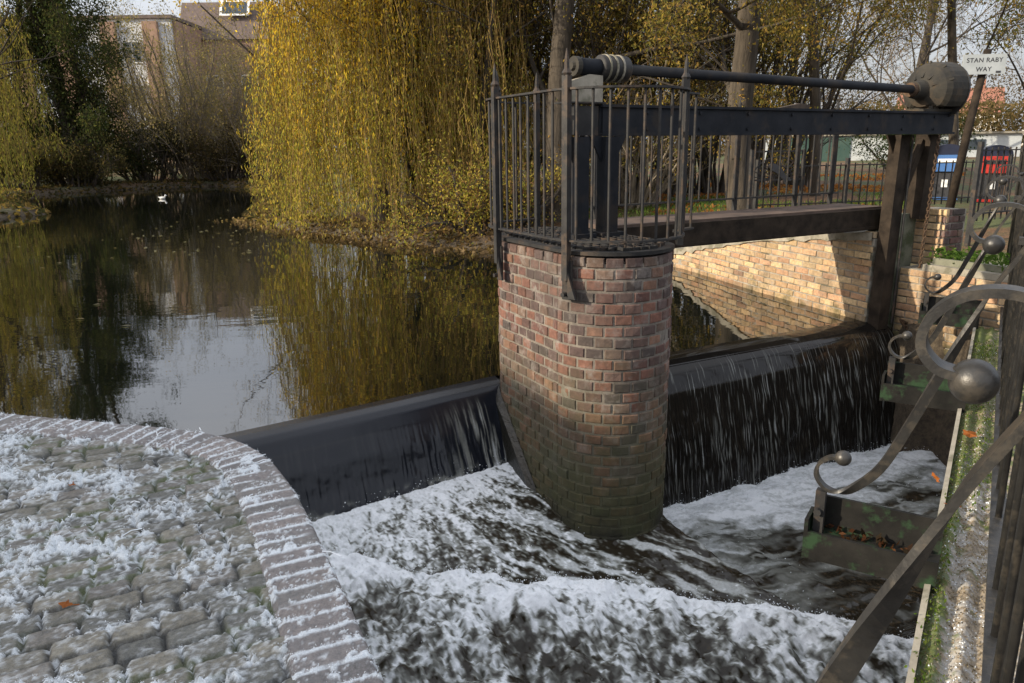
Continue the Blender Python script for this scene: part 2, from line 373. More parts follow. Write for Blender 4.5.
# falling sheets: rows follow the profile
def sheet(name, a0, a1, cr, prof, m, na, nt_, streak, sd, foamfn):
    a = np.linspace(a0, a1, na); t = np.linspace(0, 1, nt_)
    pb = np.array([p[0] for p in prof]); pz = np.array([p[1] for p in prof])
    L = np.concatenate([[0], np.cumsum(np.hypot(np.diff(pb), np.diff(pz)))]); L /= L[-1]
    tb = np.interp(t, L, pb); tz = np.interp(t, L, pz)
    for _ in range(3):                                                 # round the polyline off
        tb[1:-1] = (tb[:-2]+2*tb[1:-1]+tb[2:])/4; tz[1:-1] = (tz[:-2]+2*tz[1:-1]+tz[2:])/4
    A, T = np.meshgrid(a, t); B = np.broadcast_to(tb[:, None], A.shape) + cr(A)
    Z = np.broadcast_to(tz[:, None], A.shape).copy()
    n1 = .8*vnoise(A*45+2*fbm(A*3, T*3, sd+3), T*5, sd) + .8*vnoise(A*105+2*fbm(A*5, T*4, sd+4), T*8, sd+1); n2 = fbm(A*9, T*7, sd+2)
    amp = streak*sst(.22, .6, T)
    dd = amp*(n1*.6+n2*1.2-1.0)
    B = B + dd; Z = Z + dd*.3
    x, y = XY(A, B)
    return quads_mesh(name, np.stack([x.ravel(), y.ravel(), Z.ravel()], 1), grid_faces(nt_, na), m, attrs={'foam': foamfn(A, T).ravel()}, smooth=True)
def foamR(A, T):
    s = vnoise(A*120 + 5*fbm(A*4, T*5, 31), T*5.0, 21)*.5 + vnoise(A*165 + 4*fbm(A*6, T*7, 32), T*10, 22)*.5
    f = .70*sst(.60, .84, s)*sst(.10, .30, T)*(.22+.75*fbm(A*5, T*6, 23)*fbm(A*14, T*9, 25)*1.8)
    return np.clip(f*1.1 + .8*sst(.9, 1, T)*fbm(A*20, T*10, 24), 0, 1)
def foamL(A, T):
    s = vnoise(A*70 + 2.5*fbm(A*4, T*5, 41), T*3.0, 42)*.6+vnoise(A*120 + 2*fbm(A*4, T*5, 44), T*6.0, 45)*.4
    near = sst(1.0, 1.45, A)
    f = sst(.5, .8, s)*sst(.2, .4, T)*(.015+.6*near)
    rocks = sst(.70, .80, T)*sst(.50, .75, fbm(A*22, T*22, 43))*.5
    return np.clip(f + rocks, 0, 1)
tag(sheet('weir_water', 2.0, 5.15, crR, [(-.12, 0), (-.06, -.004), (.0, -.016), (.05, -.04), (.10, -.085), (.16, -.20), (.24, -.50), (.34, -1.08)], M['fall'], 1400, 150, .028, 11, foamR), kind='structure')
tag(sheet('weir_water', -1.9, 1.62, crL, [(-.12, 0), (-.06, -.005), (.0, -.018), (.05, -.04), (.11, -.10), (.17, -.20), (.22, -.33), (.27, -.42), (.34, -.60)], M['slick'], 600, 120, .009, 12, foamL), kind='structure')

# tail water: apron, hydraulic jump and pool as one rough sheet
a = np.arange(-1.9, 5.5, .0085); b = np.arange(.0, 3.3, .0085); A, B = np.meshgrid(a, b)
bb = B - crL(np.minimum(A, 1.7))
br = .40 + .62*A + .16*(fbm(A*2.2, B*0+7.7, 50)-.5) + .15*(fbm(A*5, B*0+3.3, 51)-.5) + .06*(fbm(A*18, B*0+1, 52)-.5) + np.maximum(0, A-2.0)*.5
br = np.maximum(br, .02+bb*0)
zr = -.60 - .085*np.clip(A, -.5, 2.6)
tt = np.clip((bb-.27)/(np.maximum(br-crL(np.minimum(A, 1.7)), .3)-.27), 0, 1)
zL = -.43 + (zr+.43)*tt
q = B - br                                                             # distance past the roller line
n_f = fbm(A*7+.6*fbm(A*5, B*5, 60), B*7, 61); n_c = fbm(A*26, B*26, 62); n_t = fbm(A*3.2, B*3.2, 63)
roll_h = .13*sst(-.03, .07, q)*(1-.5*sst(.15, .7, q)) - .22*sst(.1, 1.2, q)
zL2 = np.where(q > -.05, zr + roll_h, zL) 
zL2 = np.where(q < 0, np.minimum(zL2, zL+.05), zL2)
turb = sst(-.02, .12, q)
zL2 = zL2 + turb*(.09*(n_f-.5) + .038*(n_c-.5) + .12*(n_t-.5) + .022*(fbm(A*60, B*60, 59)-.5)) + (1-turb)*(.035*(fbm(A*12, B*9, 64)-.5) + (.035*(n_c-.5) + .024*(fbm(A*50, B*50, 65)-.5))*(.12+.88*sst(1.9, .7, A+.6*bb)))*sst(.22, .4, bb)
zR = -.985 + .05*(fbm(A*4, B*4, 66)-.5) + .03*(fbm(A*12, B*7, 67)-.5)
bR = B - crR(A)
zR = zR + .07*sst(.85, .3, bR)*fbm(A*4, B*7, 68)
ridge = 2.17 + .15*sst(.75, 1.75, B) + .14*(fbm(A*0+.5, B*4, 69)-.5)
mR = sst(-.10, .14, A-ridge) * sst(2.15, 1.8, B - 0*A)
mR = np.where(A > 2.75, np.maximum(mR, sst(2.75, 3.2, A)), mR); mR = np.where((A > 1.95) & (B < .7), 1.0, mR)
Z = zL2*(1-mR) + zR*mR
Z = np.where((bb < .22) & (A < 1.9), -.6, Z)                           # tucked below the sliding sheet
rid = lambda n: 1-np.abs(2*n-1)
wx = fbm(A*6, B*6, 79)-.5; wy = fbm(A*6, B*6, 80)-.5
fl = fbm(A*26+2*wx, B*20+2*wy, 70); fs = fbm(A*70, B*58, 71); fx = vnoise(A*95, B*95, 72)
dens = np.exp(-np.maximum(bb-.20, 0)*2.6)*.36 - .16*sst(.5, 2.2, A) + .16*(n_t-.5) + .02
stq = fbm((A*.80-B*.6)*30+3*wx, (A*.6+B*.80)*5, 56)
apf = .62*sst(.47, .70, stq + .16*(fs-.5) + .10*(fl-.5))*sst(.3, 1.2, A)*sst(3.6, 2.2, A+.3*bb) + .9*sst(.47, .80, .36*fl+.40*fs+.24*fx + dens)
apf = np.clip(apf, 0, 1)
lac = rid(fbm(A*11+1.8*wx, B*9+1.8*wy, 73))*.5 + rid(fbm(A*27+2.4*wx, B*22+2.4*wy, 74))*.5
body = .62*np.exp(-np.maximum(q, 0)*6.0) + .70*lac**1.7*(.5+.9*n_t) + .42*(fbm(A*13+wx, B*12+wy, 48)-.47) + .3*(n_f-.47) + .8*(fs-.5) + .6*(fl-.5) + .18 - .16*sst(.15, .6, q)
rof = np.clip(sst(.34, 1.0, body), 0, 1)
FL = apf*(1-sst(-.01, .05, q)) + rof*sst(-.01, .05, q)
ang = B*2.2 + A*.9
sw = fbm(A*2.2 + .5*B + wx, B*8 - A*2.0 + 1.4*wy, 75)
FR = sst(.34, .78, sw + .80*np.exp(-np.maximum(bR-.34, 0)*1.6) - .18 + .12*(fbm(A*22, B*22, 77)-.5))*(.30+.70*np.exp(-np.maximum(bR-.6, 0)*1.6))
FR = FR*(.70 + .45*sst(.32, .68, fbm(A*9+2*wx-B*3, B*26-A*5+2*wy, 57)*.6+fbm(A*40, B*60, 58)*.4))
FR = np.maximum(FR, .5*sst(.80, .95, rid(fbm(A*4+1.5*wx, B*9-A*2.2+wy, 76)))*sst(1.9, .8, bR)*n_t*1.6)
FF = FL*(1-mR) + FR*mR
FF = FF*(1-.6*np.exp(-((A-ridge-.02)/.05)**2)*(B < 2.1))
keep = (B > .0)
x, y = XY(A, B)
# keep only cells inside the walls
sdp = (x*FN[0] + y*FN[1]) > -.06
inn = sdp & ((A < 5.4))
V = np.stack([x.ravel(), y.ravel(), Z.ravel()], 1); F = grid_faces(len(b), len(a))
F = F[inn.ravel()[F].all(1)]
used = np.unique(F); remap = np.full(len(V), -1); remap[used] = np.arange(len(used))
tag(quads_mesh('river_water', V[used], remap[F], M['river'], attrs={'foam': FF.ravel()[used]}, smooth=True), kind='structure')

# spray and droplets thrown up along the roller and the weir feet: nobody could count them
rg = np.random.default_rng(77); wgt = (FF**1.5*(.15 + 2.2*np.exp(-(np.maximum(q, -.03)/.07)**2)*(q > -.06)*(1-mR) + 1.3*np.exp(-(np.maximum(bb-.2, 0)/.10)**2)*(bb > .18)*(A < 1.7) + 1.2*np.exp(-((bR-.42)/.12)**2)*mR)*inn).ravel()
kk = rg.choice(A.size, 15000, p=wgt/wgt.sum()); hh = rg.exponential(.016, 15000)
sp_c = np.stack([x.ravel()[kk]+rg.normal(0, .006, 15000), y.ravel()[kk]+rg.normal(0, .006, 15000), Z.ravel()[kk]+hh], 1)
SPRAY = (sp_c, rg)
# ================================================================== brickwork helper
def bricks(mbk, path, z0, nc, L, H=.075, pal=None, rng=None, joint=.010, depth=.035, curved=False, closed=False, skip=None, ztop=None):
    path = np.asarray(path, float); seg = np.hypot(*np.diff(path, axis=0).T); cs = np.concatenate([[0], np.cumsum(seg)]); tot = cs[-1]
    T = np.gradient(path, axis=0); T /= np.linalg.norm(T, axis=1)[:, None]; N = np.stack([T[:, 1], -T[:, 0]], 1)
    def at(s):
        return np.array([np.interp(s, cs, path[:, 0]), np.interp(s, cs, path[:, 1])]), np.array([np.interp(s, cs, N[:, 0]), np.interp(s, cs, N[:, 1])])
    e = .0045; pal = np.asarray(pal)
    for c in range(nc):
        s = -(L/2 if c % 2 else 0)
        while s < tot:
            s0 = max(s, 0); s1 = min(s+L-joint, tot); s += L
            if s1-s0 < .025: continue
            za = z0 + c*H + rng.normal(0, .0012); zb = za + H - joint + rng.normal(0, .0012)
            if ztop is not None and zb > ztop(s0): continue
            off = rng.normal(0, .0022); tl = rng.normal(0, .0018)
            cols = [s0, s0+e, (s0+s1)/2, s1-e, s1] if curved else [s0, s0+e, s1-e, s1]
            rows = [za, za+e, zb-e, zb]; m = len(cols); V = []; 
            for i, zz in enumerate(rows):
                for j, ss in enumerate(cols):
                    p, nn = at(ss); d = off + tl*(j/(m-1)-.5) - (e if (i in (0, 3) or j in (0, m-1)) else 0) + rng.normal(0, .0008)
                    V.append((p[0]+nn[0]*d, p[1]+nn[1]*d, zz))
            F = [(i*m+j, i*m+j+1, (i+1)*m+j+1, (i+1)*m+j) for i in range(3) for j in range(m-1)]
            ring = list(range(m)) + [i*m+m-1 for i in range(1, 4)] + [3*m+j for j in range(m-2, -1, -1)] + [i*m for i in (2, 1)]
            k = len(V)
            for r_ in ring:
                j = r_ % m; p, nn = at(cols[j]); V.append((p[0]-nn[0]*depth, p[1]-nn[1]*depth, V[r_][2]))
            for i in range(len(ring)):
                i2 = (i+1) % len(ring); F.append((ring[i2], ring[i], k+i, k+i2))
            cc = pal[rng.integers(len(pal))]*rng.uniform(.75, 1.2)
            mbk.add(V, F, cc)
RED = [(.15, .07, .05), (.125, .062, .05), (.17, .08, .056), (.105, .06, .05), (.08, .054, .048), (.185, .10, .066), (.062, .048, .043), (.13, .078, .064), (.14, .095, .072), (.10, .066, .06)]
STOCK = [(.50, .36, .20), (.46, .33, .19), (.44, .29, .17), (.41, .25, .15), (.52, .39, .23), (.45, .33, .20), (.40, .27, .16), (.47, .31, .17)]

# ================================================================== PIER
rng = np.random.default_rng(3)
CA, CB, PR, PL = 1.862, .629, .33, .61
def stadium(off=0, n=28, rev=False, a0=None):
    pts = []
    for th in np.linspace(0, math.pi, n): pts.append((CA - (PR+off)*math.cos(th)*1, CB + (PR+off)*math.sin(th)))       # nose, left to right
    for th in np.linspace(0, math.pi, n): pts.append((CA + (PR+off)*math.cos(th), CB - PL - (PR+off)*math.sin(th)))    # tail, right to left
    pts.append(pts[0]); return np.array([[float(q_) for q_ in XY(*p)] for p in pts])
px_, py_ = XY(CA, CB-PL/2)
pier = thing('brick_pier', 'rounded red brick pier dividing the two weir falls, with an iron grating on top', 'brick pier', (float(px_), float(py_), -1.3))
ring = stadium()
mb = MB()
nc = 37
bricks(mb, ring, .925-nc*.0585, nc, .0985, .0585, RED, rng, curved=True, depth=.03)
mb.build('brickwork', M['brick'], pier)
def prism_ring(mb, ringxy, z0, z1, col=None):
    r_ = ringxy[:-1]; n = len(r_); V = [(p[0], p[1], z0) for p in r_] + [(p[0], p[1], z1) for p in r_]
    F = [tuple(range(n)), tuple(range(2*n-1, n-1, -1))] + [(i, i+n, (i+1) % n+n, (i+1) % n) for i in range(n)]
    mb.add(V, F, col)
mb = MB(); prism_ring(mb, stadium(-.0055), -1.35, .885, (.19, .17, .145)); mb.build('mortar_core', M['brick'], pier)
mb = MB()
ro, ri = stadium(.004), stadium(-.055)                                   # flat steel rim
n = len(ro)-1
V = [(*ro[i], .926) for i in range(n)] + [(*ro[i], .944) for i in range(n)] + [(*ri[i], .944) for i in range(n)] + [(*ri[i], .89) for i in range(n)]
F = []
for i in range(n):
    k = (i+1) % n
    for q_ in range(3): F.append((q_*n+i, q_*n+k, (q_+1)*n+k, (q_+1)*n+i))
mb.add(V, F); mb.build('rim', M['iron'], pier)
mb = MB()
for t in np.linspace(-PR+.08, PR-.08, 11):
    ext = math.sqrt((PR-.05)**2 - t*t)
    mb.bar(P3(CA+t, CB+ext, .945), P3(CA+t, CB-PL-ext, .945), .012, .03)
for u in np.linspace(CB-PL-.25, CB+.26, 17):
    dd = max(0, u-CB, CB-PL-u); ext = math.sqrt(max((PR-.05)**2-dd*dd, .001))
    mb.bar(P3(CA-ext, u, .952), P3(CA+ext, u, .952), .012, .012)
mb.build('grating', M['iron'], pier)
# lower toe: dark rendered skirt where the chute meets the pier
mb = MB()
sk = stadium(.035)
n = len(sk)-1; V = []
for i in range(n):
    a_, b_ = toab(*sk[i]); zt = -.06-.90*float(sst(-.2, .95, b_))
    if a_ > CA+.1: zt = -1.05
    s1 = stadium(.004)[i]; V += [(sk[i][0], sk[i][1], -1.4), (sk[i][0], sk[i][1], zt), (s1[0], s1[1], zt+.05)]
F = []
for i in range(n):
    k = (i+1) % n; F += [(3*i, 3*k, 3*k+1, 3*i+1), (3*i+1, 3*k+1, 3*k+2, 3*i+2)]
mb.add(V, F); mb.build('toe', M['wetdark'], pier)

# ------------------------------------------------ railing on the pier
rail = thing('pier_railing', 'curved black iron railing with spear topped posts on the brick pier', 'railing', P3(CA, CB-.2, .95))
rr = stadium(.035, 40)
seg = np.hypot(*np.diff(rr, axis=0).T); cs = np.concatenate([[0], np.cumsum(seg)])
half = len(rr)//2
# order along: start at the right side of the nose (end of first half), go over nose, left flank, tail
nose = rr[:40][::-1]; tail = rr[40:80][::-1]
pth = np.vstack([[[float(v_) for v_ in XY(CA+PR+.20, CB+.02)]], nose[3:], tail[:24]])
sg = np.hypot(*np.diff(pth, axis=0).T); cs = np.concatenate([[0], np.cumsum(sg)]); TOT = cs[-1]
def onp(s): return float(np.interp(s, cs, pth[:, 0])), float(np.interp(s, cs, pth[:, 1]))
ZB, ZT = 1.0, 1.715
for nm, z in (('top_rail', ZT), ('bottom_rail', ZB)):
    mb = MB(); pts = [(*onp(s), z) for s in np.linspace(0, TOT, 60)]
    V = []
    P = np.array(pts); T = np.gradient(P, axis=0); T /= np.linalg.norm(T, axis=1)[:, None]; N = np.cross(T, (0, 0, 1))
    for o_, h_ in ((-.018, -.005), (.018, -.005), (.018, .005), (-.018, .005)): V.append(P + N*o_ + np.array([0, 0, h_]))
    V = np.stack(V, 1).reshape(-1, 3); F = []
    for i in range(59):
        for j in range(4): F.append((i*4+j, i*4+(j+1) % 4, i*4+4+(j+1) % 4, i*4+4+j))
    F += [(0, 3, 2, 1), (59*4, 59*4+1, 59*4+2, 59*4+3)]
    mb.add(V, F); mb.build(nm, M['iron'], rail)
mb = MB()
for s in np.arange(.0, TOT, .082):
    x, y = onp(min(s+.008, TOT)); mb.tube([(x, y, ZB-.012), (x, y, ZT)], .0075, 6)
mb.build('picket_panel', M['iron'], rail)
# posts with finials and brackets down the brick face
def spear(mb, x, y, z, w):
    mb.tube([(x, y, z), (x, y, z+.015), (x, y, z+.035), (x, y, z+.08), (x, y, z+.125)], [w*.5, w*.72, w*.38, w*.3, .002], 8)
cand = np.linspace(0, TOT, 400)
def s_for_ab(a_, b_):
    X, Y = XY(a_, b_); return cand[int(np.argmin([(onp(s)[0]-X)**2+(onp(s)[1]-Y)**2 for s in cand]))]
for (a_, b_, br_) in ((CA+.34, CB+.13, 0), (CA-.35, CB+.12, 1), (CA-.365, CB-PL+.02, 1), (CA-.18, CB-PL-.32, 0), (CA+.12, CB-PL-.34, 0)):
    x, y = onp(s_for_ab(a_, b_)); mb = MB()
    c = np.array(XY(CA, np.clip(b_, CB-PL, CB))); dv = np.array([x, y])-c; dv /= np.linalg.norm(dv)
    ax = (np.array([-dv[1], dv[0], 0]), np.array([dv[0], dv[1], 0]), np.array([0, 0, 1]))
    xo, yo = x+dv[0]*.012, y+dv[1]*.012
    zb = .80 if br_ else .93
    mb.box((xo, yo, (zb+ZT+.06)/2), (.034, .034, ZT+.06-zb), ax)
    spear(mb, xo, yo, ZT+.055, .034)
    if br_:
        mb.box((xo-dv[0]*.012, yo-dv[1]*.012, .80), (.06, .012, .20), ax)
        mb.prism([(0, 0), (.05, 0), (0, .13)], ax[0], ax[2], (xo+ax[0][0]*.017, yo+ax[0][1]*.017, .71), ax[1], .012)
        mb.tube([np.array([xo, yo, .73])+ax[1]*.0, np.array([xo, yo, .73])+ax[1]*.03], .012, 8)
    mb.build('post', M['iron'], rail)

# ================================================================== SLUICE GEAR
A3 = lambda: (np.array([W2[0], W2[1], 0]), np.array([D2[0], D2[1], 0]), np.array([0, 0, 1.]))
gear = thing('sluice_gear', 'black sluice gate frame with a long shaft, collar and domed gear housing above the weir', 'sluice gear', P3(3.6, .05, .9))
axs = A3()
mb = MB()
zb0, zb1 = 1.505, 1.672
def ibeam(mb, a0, a1, b0, z0, z1, wd=.13):
    for zc, hh in ((z0+.009, .018), (z1-.009, .018)): mb.box(P3((a0+a1)/2, b0, zc), (a1-a0, wd, hh), axs)
    mb.box(P3((a0+a1)/2, b0, (z0+z1)/2), (a1-a0, .02, z1-z0-.036), axs)
    for t in np.linspace(a0+.02, a1-.02, 2): mb.box(P3(t, b0, (z0+z1)/2), (.016, wd-.01, z1-z0-.037), axs)
_b = lambda a_: .33 - .080*(a_-1.87)
_v = np.array(P3(5.53, _b(5.53), 0)) - np.array(P3(1.97, _b(1.97), 0)); BL = np.linalg.norm(_v); _v /= BL
axb = (_v, np.array([_v[1], -_v[0], 0]), np.array([0, 0, 1.])); am = (1.97+5.53)/2; zc_ = (zb0+zb1)/2
mb.box(np.array(P3(am, _b(am), zc_))+axb[1]*.035, (BL-.02, .012, zb1-zb0-.03), axb)
mb.box(P3(am, _b(am), zb1-.0075), (BL, .11, .015), axb); mb.box(P3(am, _b(am), zb0+.0075), (BL, .11, .015), axb)
for t in (1.975, 2.8, 3.65, 4.5, 5.52): mb.box(np.array(P3(t, _b(t), zc_))-axb[1]*.006, (.013, .066, zb1-zb0-.031), axb)
for t in np.arange(2.3, 5.4, .42):
    for zz in (-.045, .045):
        c0 = np.array(P3(t, _b(t), zc_+zz))+axb[1]*.041; mb.tube([c0, c0+axb[1]*.010], .011, 6)
mb.build('cross_beam', M['beam'], gear)
for (a_, b_, w_, z0) in ((1.835, .35, .08, .955), (2.02, .36, .09, .955)):
    mb = MB(); mb.box(P3(a_, b_, (z0+1.50)/2), (w_, .09, 1.50-z0), axs)
    mb.box(P3(a_, b_, z0+.012), (w_+.07, .15, .024), axs)
    for s_ in (-1, 1):
        mb.prism([(0, 0), (s_*.075, 0), (0, -.14)], axs[0], axs[2], P3(a_+s_*w_/2*1.001, b_-.006, 1.503), axs[1], .012)
    mb.build('column', M['beam'], gear)
mb = MB()
mb.box(P3(1.88, .345, 1.585), (.16, .012, .155), axs); mb.box(P3(1.80, .33, 1.59), (.03, .10, .155), axs); mb.box(P3(1.87, .31, 1.679), (.26, .12, .008), axs)
mb.build('end_bracket', M['iron'], gear)
mb = MB(); mb.prism([(-.125, 0), (.105, 0), (.105, .14), (.02, .145), (-.125, .10)], axs[0], axs[2], P3(1.91, .26, 1.685), axs[1], .05)
mb.build('bearing_block', M['stone'], gear)
for (a_, lean) in ((5.05, .03), (5.39, 0)):
    mb = MB(); w_ = .10 if a_ < 5.2 else .13
    mb.bar(P3(a_, -.05, -.05 if a_ < 5.2 else .84), P3(a_+.0, -.03, 1.503), w_, .12)
    if a_ < 5.2:
        mb.prism([(0, 0), (-.10, 0), (0, -.16)], axs[0], axs[2], P3(a_-.05, -.05, 1.503), axs[1], .014)
    else: mb.bar(P3(a_-.28, -.04, .95), P3(a_-.06, -.04, 1.46), .05, .05)
    mb.build('post', M['darktimber'], gear)
mb = MB(); mb.tube([P3(5.115, .03, -.0), P3(5.115, .03, 1.5)], .009, 6); mb.build('lift_rod', M['iron'], gear)
# shaft
ys_ = -.0
sz0, sz1 = 1.872, 1.835
def bB(a_): return .33 - .080*(a_-1.87)
def sh(a_): return P3(a_-.13*max(0, min(1, (5.2-a_)/3)), bB(a_)-.05, sz0 + (sz1-sz0)*(a_-2.0)/3.2)
mb = MB(); mb.tube([sh(2.05), sh(5.2)], .030, 16); mb.build('shaft', M['beam'], gear, True)
mb = MB(); mb.tube([sh(2.005), sh(2.01), sh(2.15), sh(2.155)], [.040, .046, .046, .04], 18)
mb.build('bearing', M['beam'], gear, True)
mb = MB(); mb.tube([sh(1.975), sh(2.005)], [.052, .052], 18); mb.tube([sh(1.96), sh(1.98)], [.02, .03], 10)
mb.build('end_cap', M['housing'], gear)
mb = MB(); mb.tube([sh(2.15), sh(2.16), sh(2.33), sh(2.34)], [.062, .070, .070, .060], 22); 
col_ = mb.build('collar', M['iron'], gear, True)
for t in (2.18, 2.225, 2.27):
    mb = MB(); mb.tube([sh(t), sh(t+.012)], [.0745, .0745], 22); mb.build('band', M['stone'], col_)
# gear housing: half drum lying across, ribbed
hc = np.array(sh(5.27)); 
mb = MB()
prof = [(-.09, .03), (-.09, .062), (.0, .075), (.02, .125), (.05, .18), (.09, .205), (.13, .21), (.27, .212), (.29, .20), (.30, .05), (.30, .001)]
Vv = []; seg_ = 28
for (d_, r_) in prof:
    for j in range(seg_):
        th = 2*math.pi*j/seg_; zz = math.sin(th)*r_
        zz = max(zz, -.125)
        Vv.append(hc + axs[0]*(d_-.10) + axs[1]*math.cos(th)*r_*1.0 + np.array([0, 0, zz]))
Ff = [(i*seg_+j, i*seg_+(j+1) % seg_, (i+1)*seg_+(j+1) % seg_, (i+1)*seg_+j) for i in range(len(prof)-1) for j in range(seg_)]
mb.add(Vv, Ff); hs = mb.build('gear_housing', M['housing'], gear, False)
mb = MB()
for th in np.linspace(.35, 2.8, 5):
    v_ = axs[1]*math.cos(th) + np.array([0, 0, math.sin(th)])
    tv = -axs[1]*math.sin(th) + np.array([0, 0, math.cos(th)])
    p0 = hc + axs[0]*(-.09) + v_*.085; p1 = hc + axs[0]*.0 + v_*.205
    mb.bar(p0, p1, .016, .035, up=v_)
mb.build('rib', M['housing'], hs)
mb = MB(); mb.tube([hc+axs[0]*(-.235), hc+axs[0]*(-.185)], [.052, .052], 18); mb.build('shaft_collar', M['rust'], hs)
mb = MB(); mb.tube([hc+axs[0]*(.168), hc+axs[0]*(.195)], [.216, .21], 28); mb.build('rim', M['iron'], hs)
mb = MB()
mb.box(P3(5.33, .0, 1.683), (.40, .22, .02), axs)
for s_ in (-.13, .0, .13):
    mb.tube([P3(5.33+s_, .09, 1.69), P3(5.33+s_, .09, 1.715)], .014, 6)
for s_ in (-.06, .16): mb.box(P3(5.31+s_, .02, 1.715), (.05, .17, .045), axs)
mb.build('base_plate', M['housing'], gear)
mb = MB(); mb.prism([(0, 0), (.42, -.0), (.44, .075), (.34, .085), (.0, .03)], axs[0], axs[2], P3(3.62, -.10, 1.64), axs[1], .04)
mb.box(P3(3.84, .03, 1.640), (.08, .22, .022), axs)
mb.build('packing_board', M['timber'], gear)
# gate chain
ch = MB()
def chain(mb, pts, L=.034):
    P = np.asarray(pts, float); cl = np.concatenate([[0], np.cumsum(np.linalg.norm(np.diff(P, axis=0), axis=1))])
    k = 0
    for s in np.arange(0, cl[-1], L*.78):
        c = np.array([np.interp(s, cl, P[:, i]) for i in range(3)]); c2 = np.array([np.interp(min(s+.01, cl[-1]), cl, P[:, i]) for i in range(3)])
        t = c2-c; t = t/(np.linalg.norm(t)+1e-9) if np.linalg.norm(t) > 1e-6 else np.array([0, 0, -1.])
        r_ = np.cross(t, (.6, .7, .2)); r_ /= np.linalg.norm(r_); q_ = np.cross(t, r_)
        side = r_ if k % 2 else q_; k += 1
        an = np.linspace(0, 2*math.pi, 9)[:-1]
        ring_ = [c + t*math.cos(x)*L*.5 + side*math.sin(x)*L*.3 for x in an]; ring_.append(ring_[0])
        mb.tube(ring_, .0055, 5, cap=False)
chain(ch, [P3(5.33, .10, 1.48), P3(5.31, .10, 1.0), P3(5.29, .10, .5), P3(5.27, .10, .1), P3(5.24, .11, -.02)])
chain(ch, [P3(5.26, .11, -.02), P3(5.12, .10, .04), P3(5.2, .13, -.05), P3(5.3, .12, .06), P3(5.34, .11, -.1), P3(5.22, .12, -.04), P3(5.36, .11, .12), P3(5.38, .1, -.12), P3(5.42, .1, .1)])
tag(ch.build('chain', M['rust']), 'rusty chain hanging beside the right sluice post down to the weir', 'chain')

# ================================================================== FOOTBRIDGE behind the beam
fb = thing('footbridge', 'narrow brown footbridge with iron railings behind the black sluice beam', 'footbridge', P3(3.8, -.6, .8))
mb = MB()
mb.box(P3(3.78, -.41, .925), (2.75, .44, .03), axs); mb.build('deck', M['deck'], fb)
mb = MB(); mb.box(P3(3.78, -.175, .84), (2.73, .025, .165), axs); mb.box(P3(3.78, -.20, .775), (2.73, .09, .02), axs); mb.box(P3(3.78, -.64, .84), (2.73, .03, .165), axs)
mb.build('edge_beam', M['darktimber'], fb)
mb = MB()
for t in np.arange(2.45, 5.15, .094): mb.tube([P3(t, -.64, 1.03), P3(t, -.64, 1.66)], .0075, 6)
mb.build('picket_panel', M['iron'], fb)
for z_ in (1.03, 1.665):
    mb = MB(); mb.box(P3(3.78, -.64, z_), (2.7, .03, .012), axs); mb.build('rail', M['greyiron'], fb)
for t in (2.62, 3.95, 4.62, 5.05):
    mb = MB(); mb.box(P3(t, -.64, 1.31), (.03, .03, .74), axs); spear(mb, *P3(t, -.64, 1.675), .04); mb.build('post', M['iron'], fb)

# ================================================================== RETAINING WALL (sunlit, upstream right bank)
rng = np.random.default_rng(8)
rw = thing('retaining_wall', 'sunlit yellow brick retaining wall along the right bank behind the weir', 'brick wall', (2.5, 7.5, 0))
wp = [(1.2, 9.95), (1.7, 9.5), (2.06, 9.06), (2.2, 8.55), (2.5, 7.46), (2.72, 6.8), (2.95, 6.1)]
pth_ = np.array(wp); cl = np.concatenate([[0], np.cumsum(np.hypot(*np.diff(pth_, axis=0).T))])
fine = np.array([(np.interp(s, cl, pth_[:, 0]), np.interp(s, cl, pth_[:, 1])) for s in np.linspace(0, cl[-1], 60)])
L_ = cl[-1]
def wtop(s):
    s = L_-s
    return .74 - .12*s if s < 1.5 else max(.16, .56-.21*(s-1.5))
mb = MB(); bricks(mb, fine, -.30, 18, .18, .0585, STOCK, rng, ztop=lambda s: wtop(s)+.03); mb.build('brickwork', M['stock'], rw)
mb = MB()
N_ = 40; fb_ = np.array([fine[int(i)] for i in np.linspace(0, 59, N_)]); Tn = np.gradient(fb_, axis=0); Tn /= np.linalg.norm(Tn, axis=1)[:, None]; Nn = np.stack([Tn[:, 1], -Tn[:, 0]], 1)
V = []; 
for i in range(N_):
    s_ = L_*i/(N_-1); zt = wtop(s_)
    f0 = fb_[i]-Nn[i]*.008; b0 = fb_[i]-Nn[i]*.24
    V += [(*f0, -.5), (*f0, zt-.05), (*b0, zt-.05), (*b0, -.5)]
F = []
for i in range(N_-1):
    for j in range(3): F.append((4*i+j, 4*i+4+j, 4*i+5+j, 4*i+1+j))
F += [(0, 1, 2, 3), (4*N_-4, 4*N_-1, 4*N_-2, 4*N_-3)]
mb.add(V, F); mb.build('backing', M['mortar'], rw)
mb = MB(); V = []
for i in range(N_):
    s_ = L_*i/(N_-1); zt = wtop(s_) + .008*rng.normal()
    f0 = fb_[i]+Nn[i]*.018; b0 = fb_[i]-Nn[i]*.26
    V += [(*f0, zt-.06), (*f0, zt+.005), (*b0, zt+.015), (*b0, zt-.06)]
F = []
for i in range(N_-1):
    for j in range(3): F.append((4*i+j, 4*i+4+j, 4*i+5+j, 4*i+1+j))
    F.append((4*i, 4*i+3, 4*i+7, 4*i+4))
mb.add(V, F); mb.build('coping', M['stone'], rw)

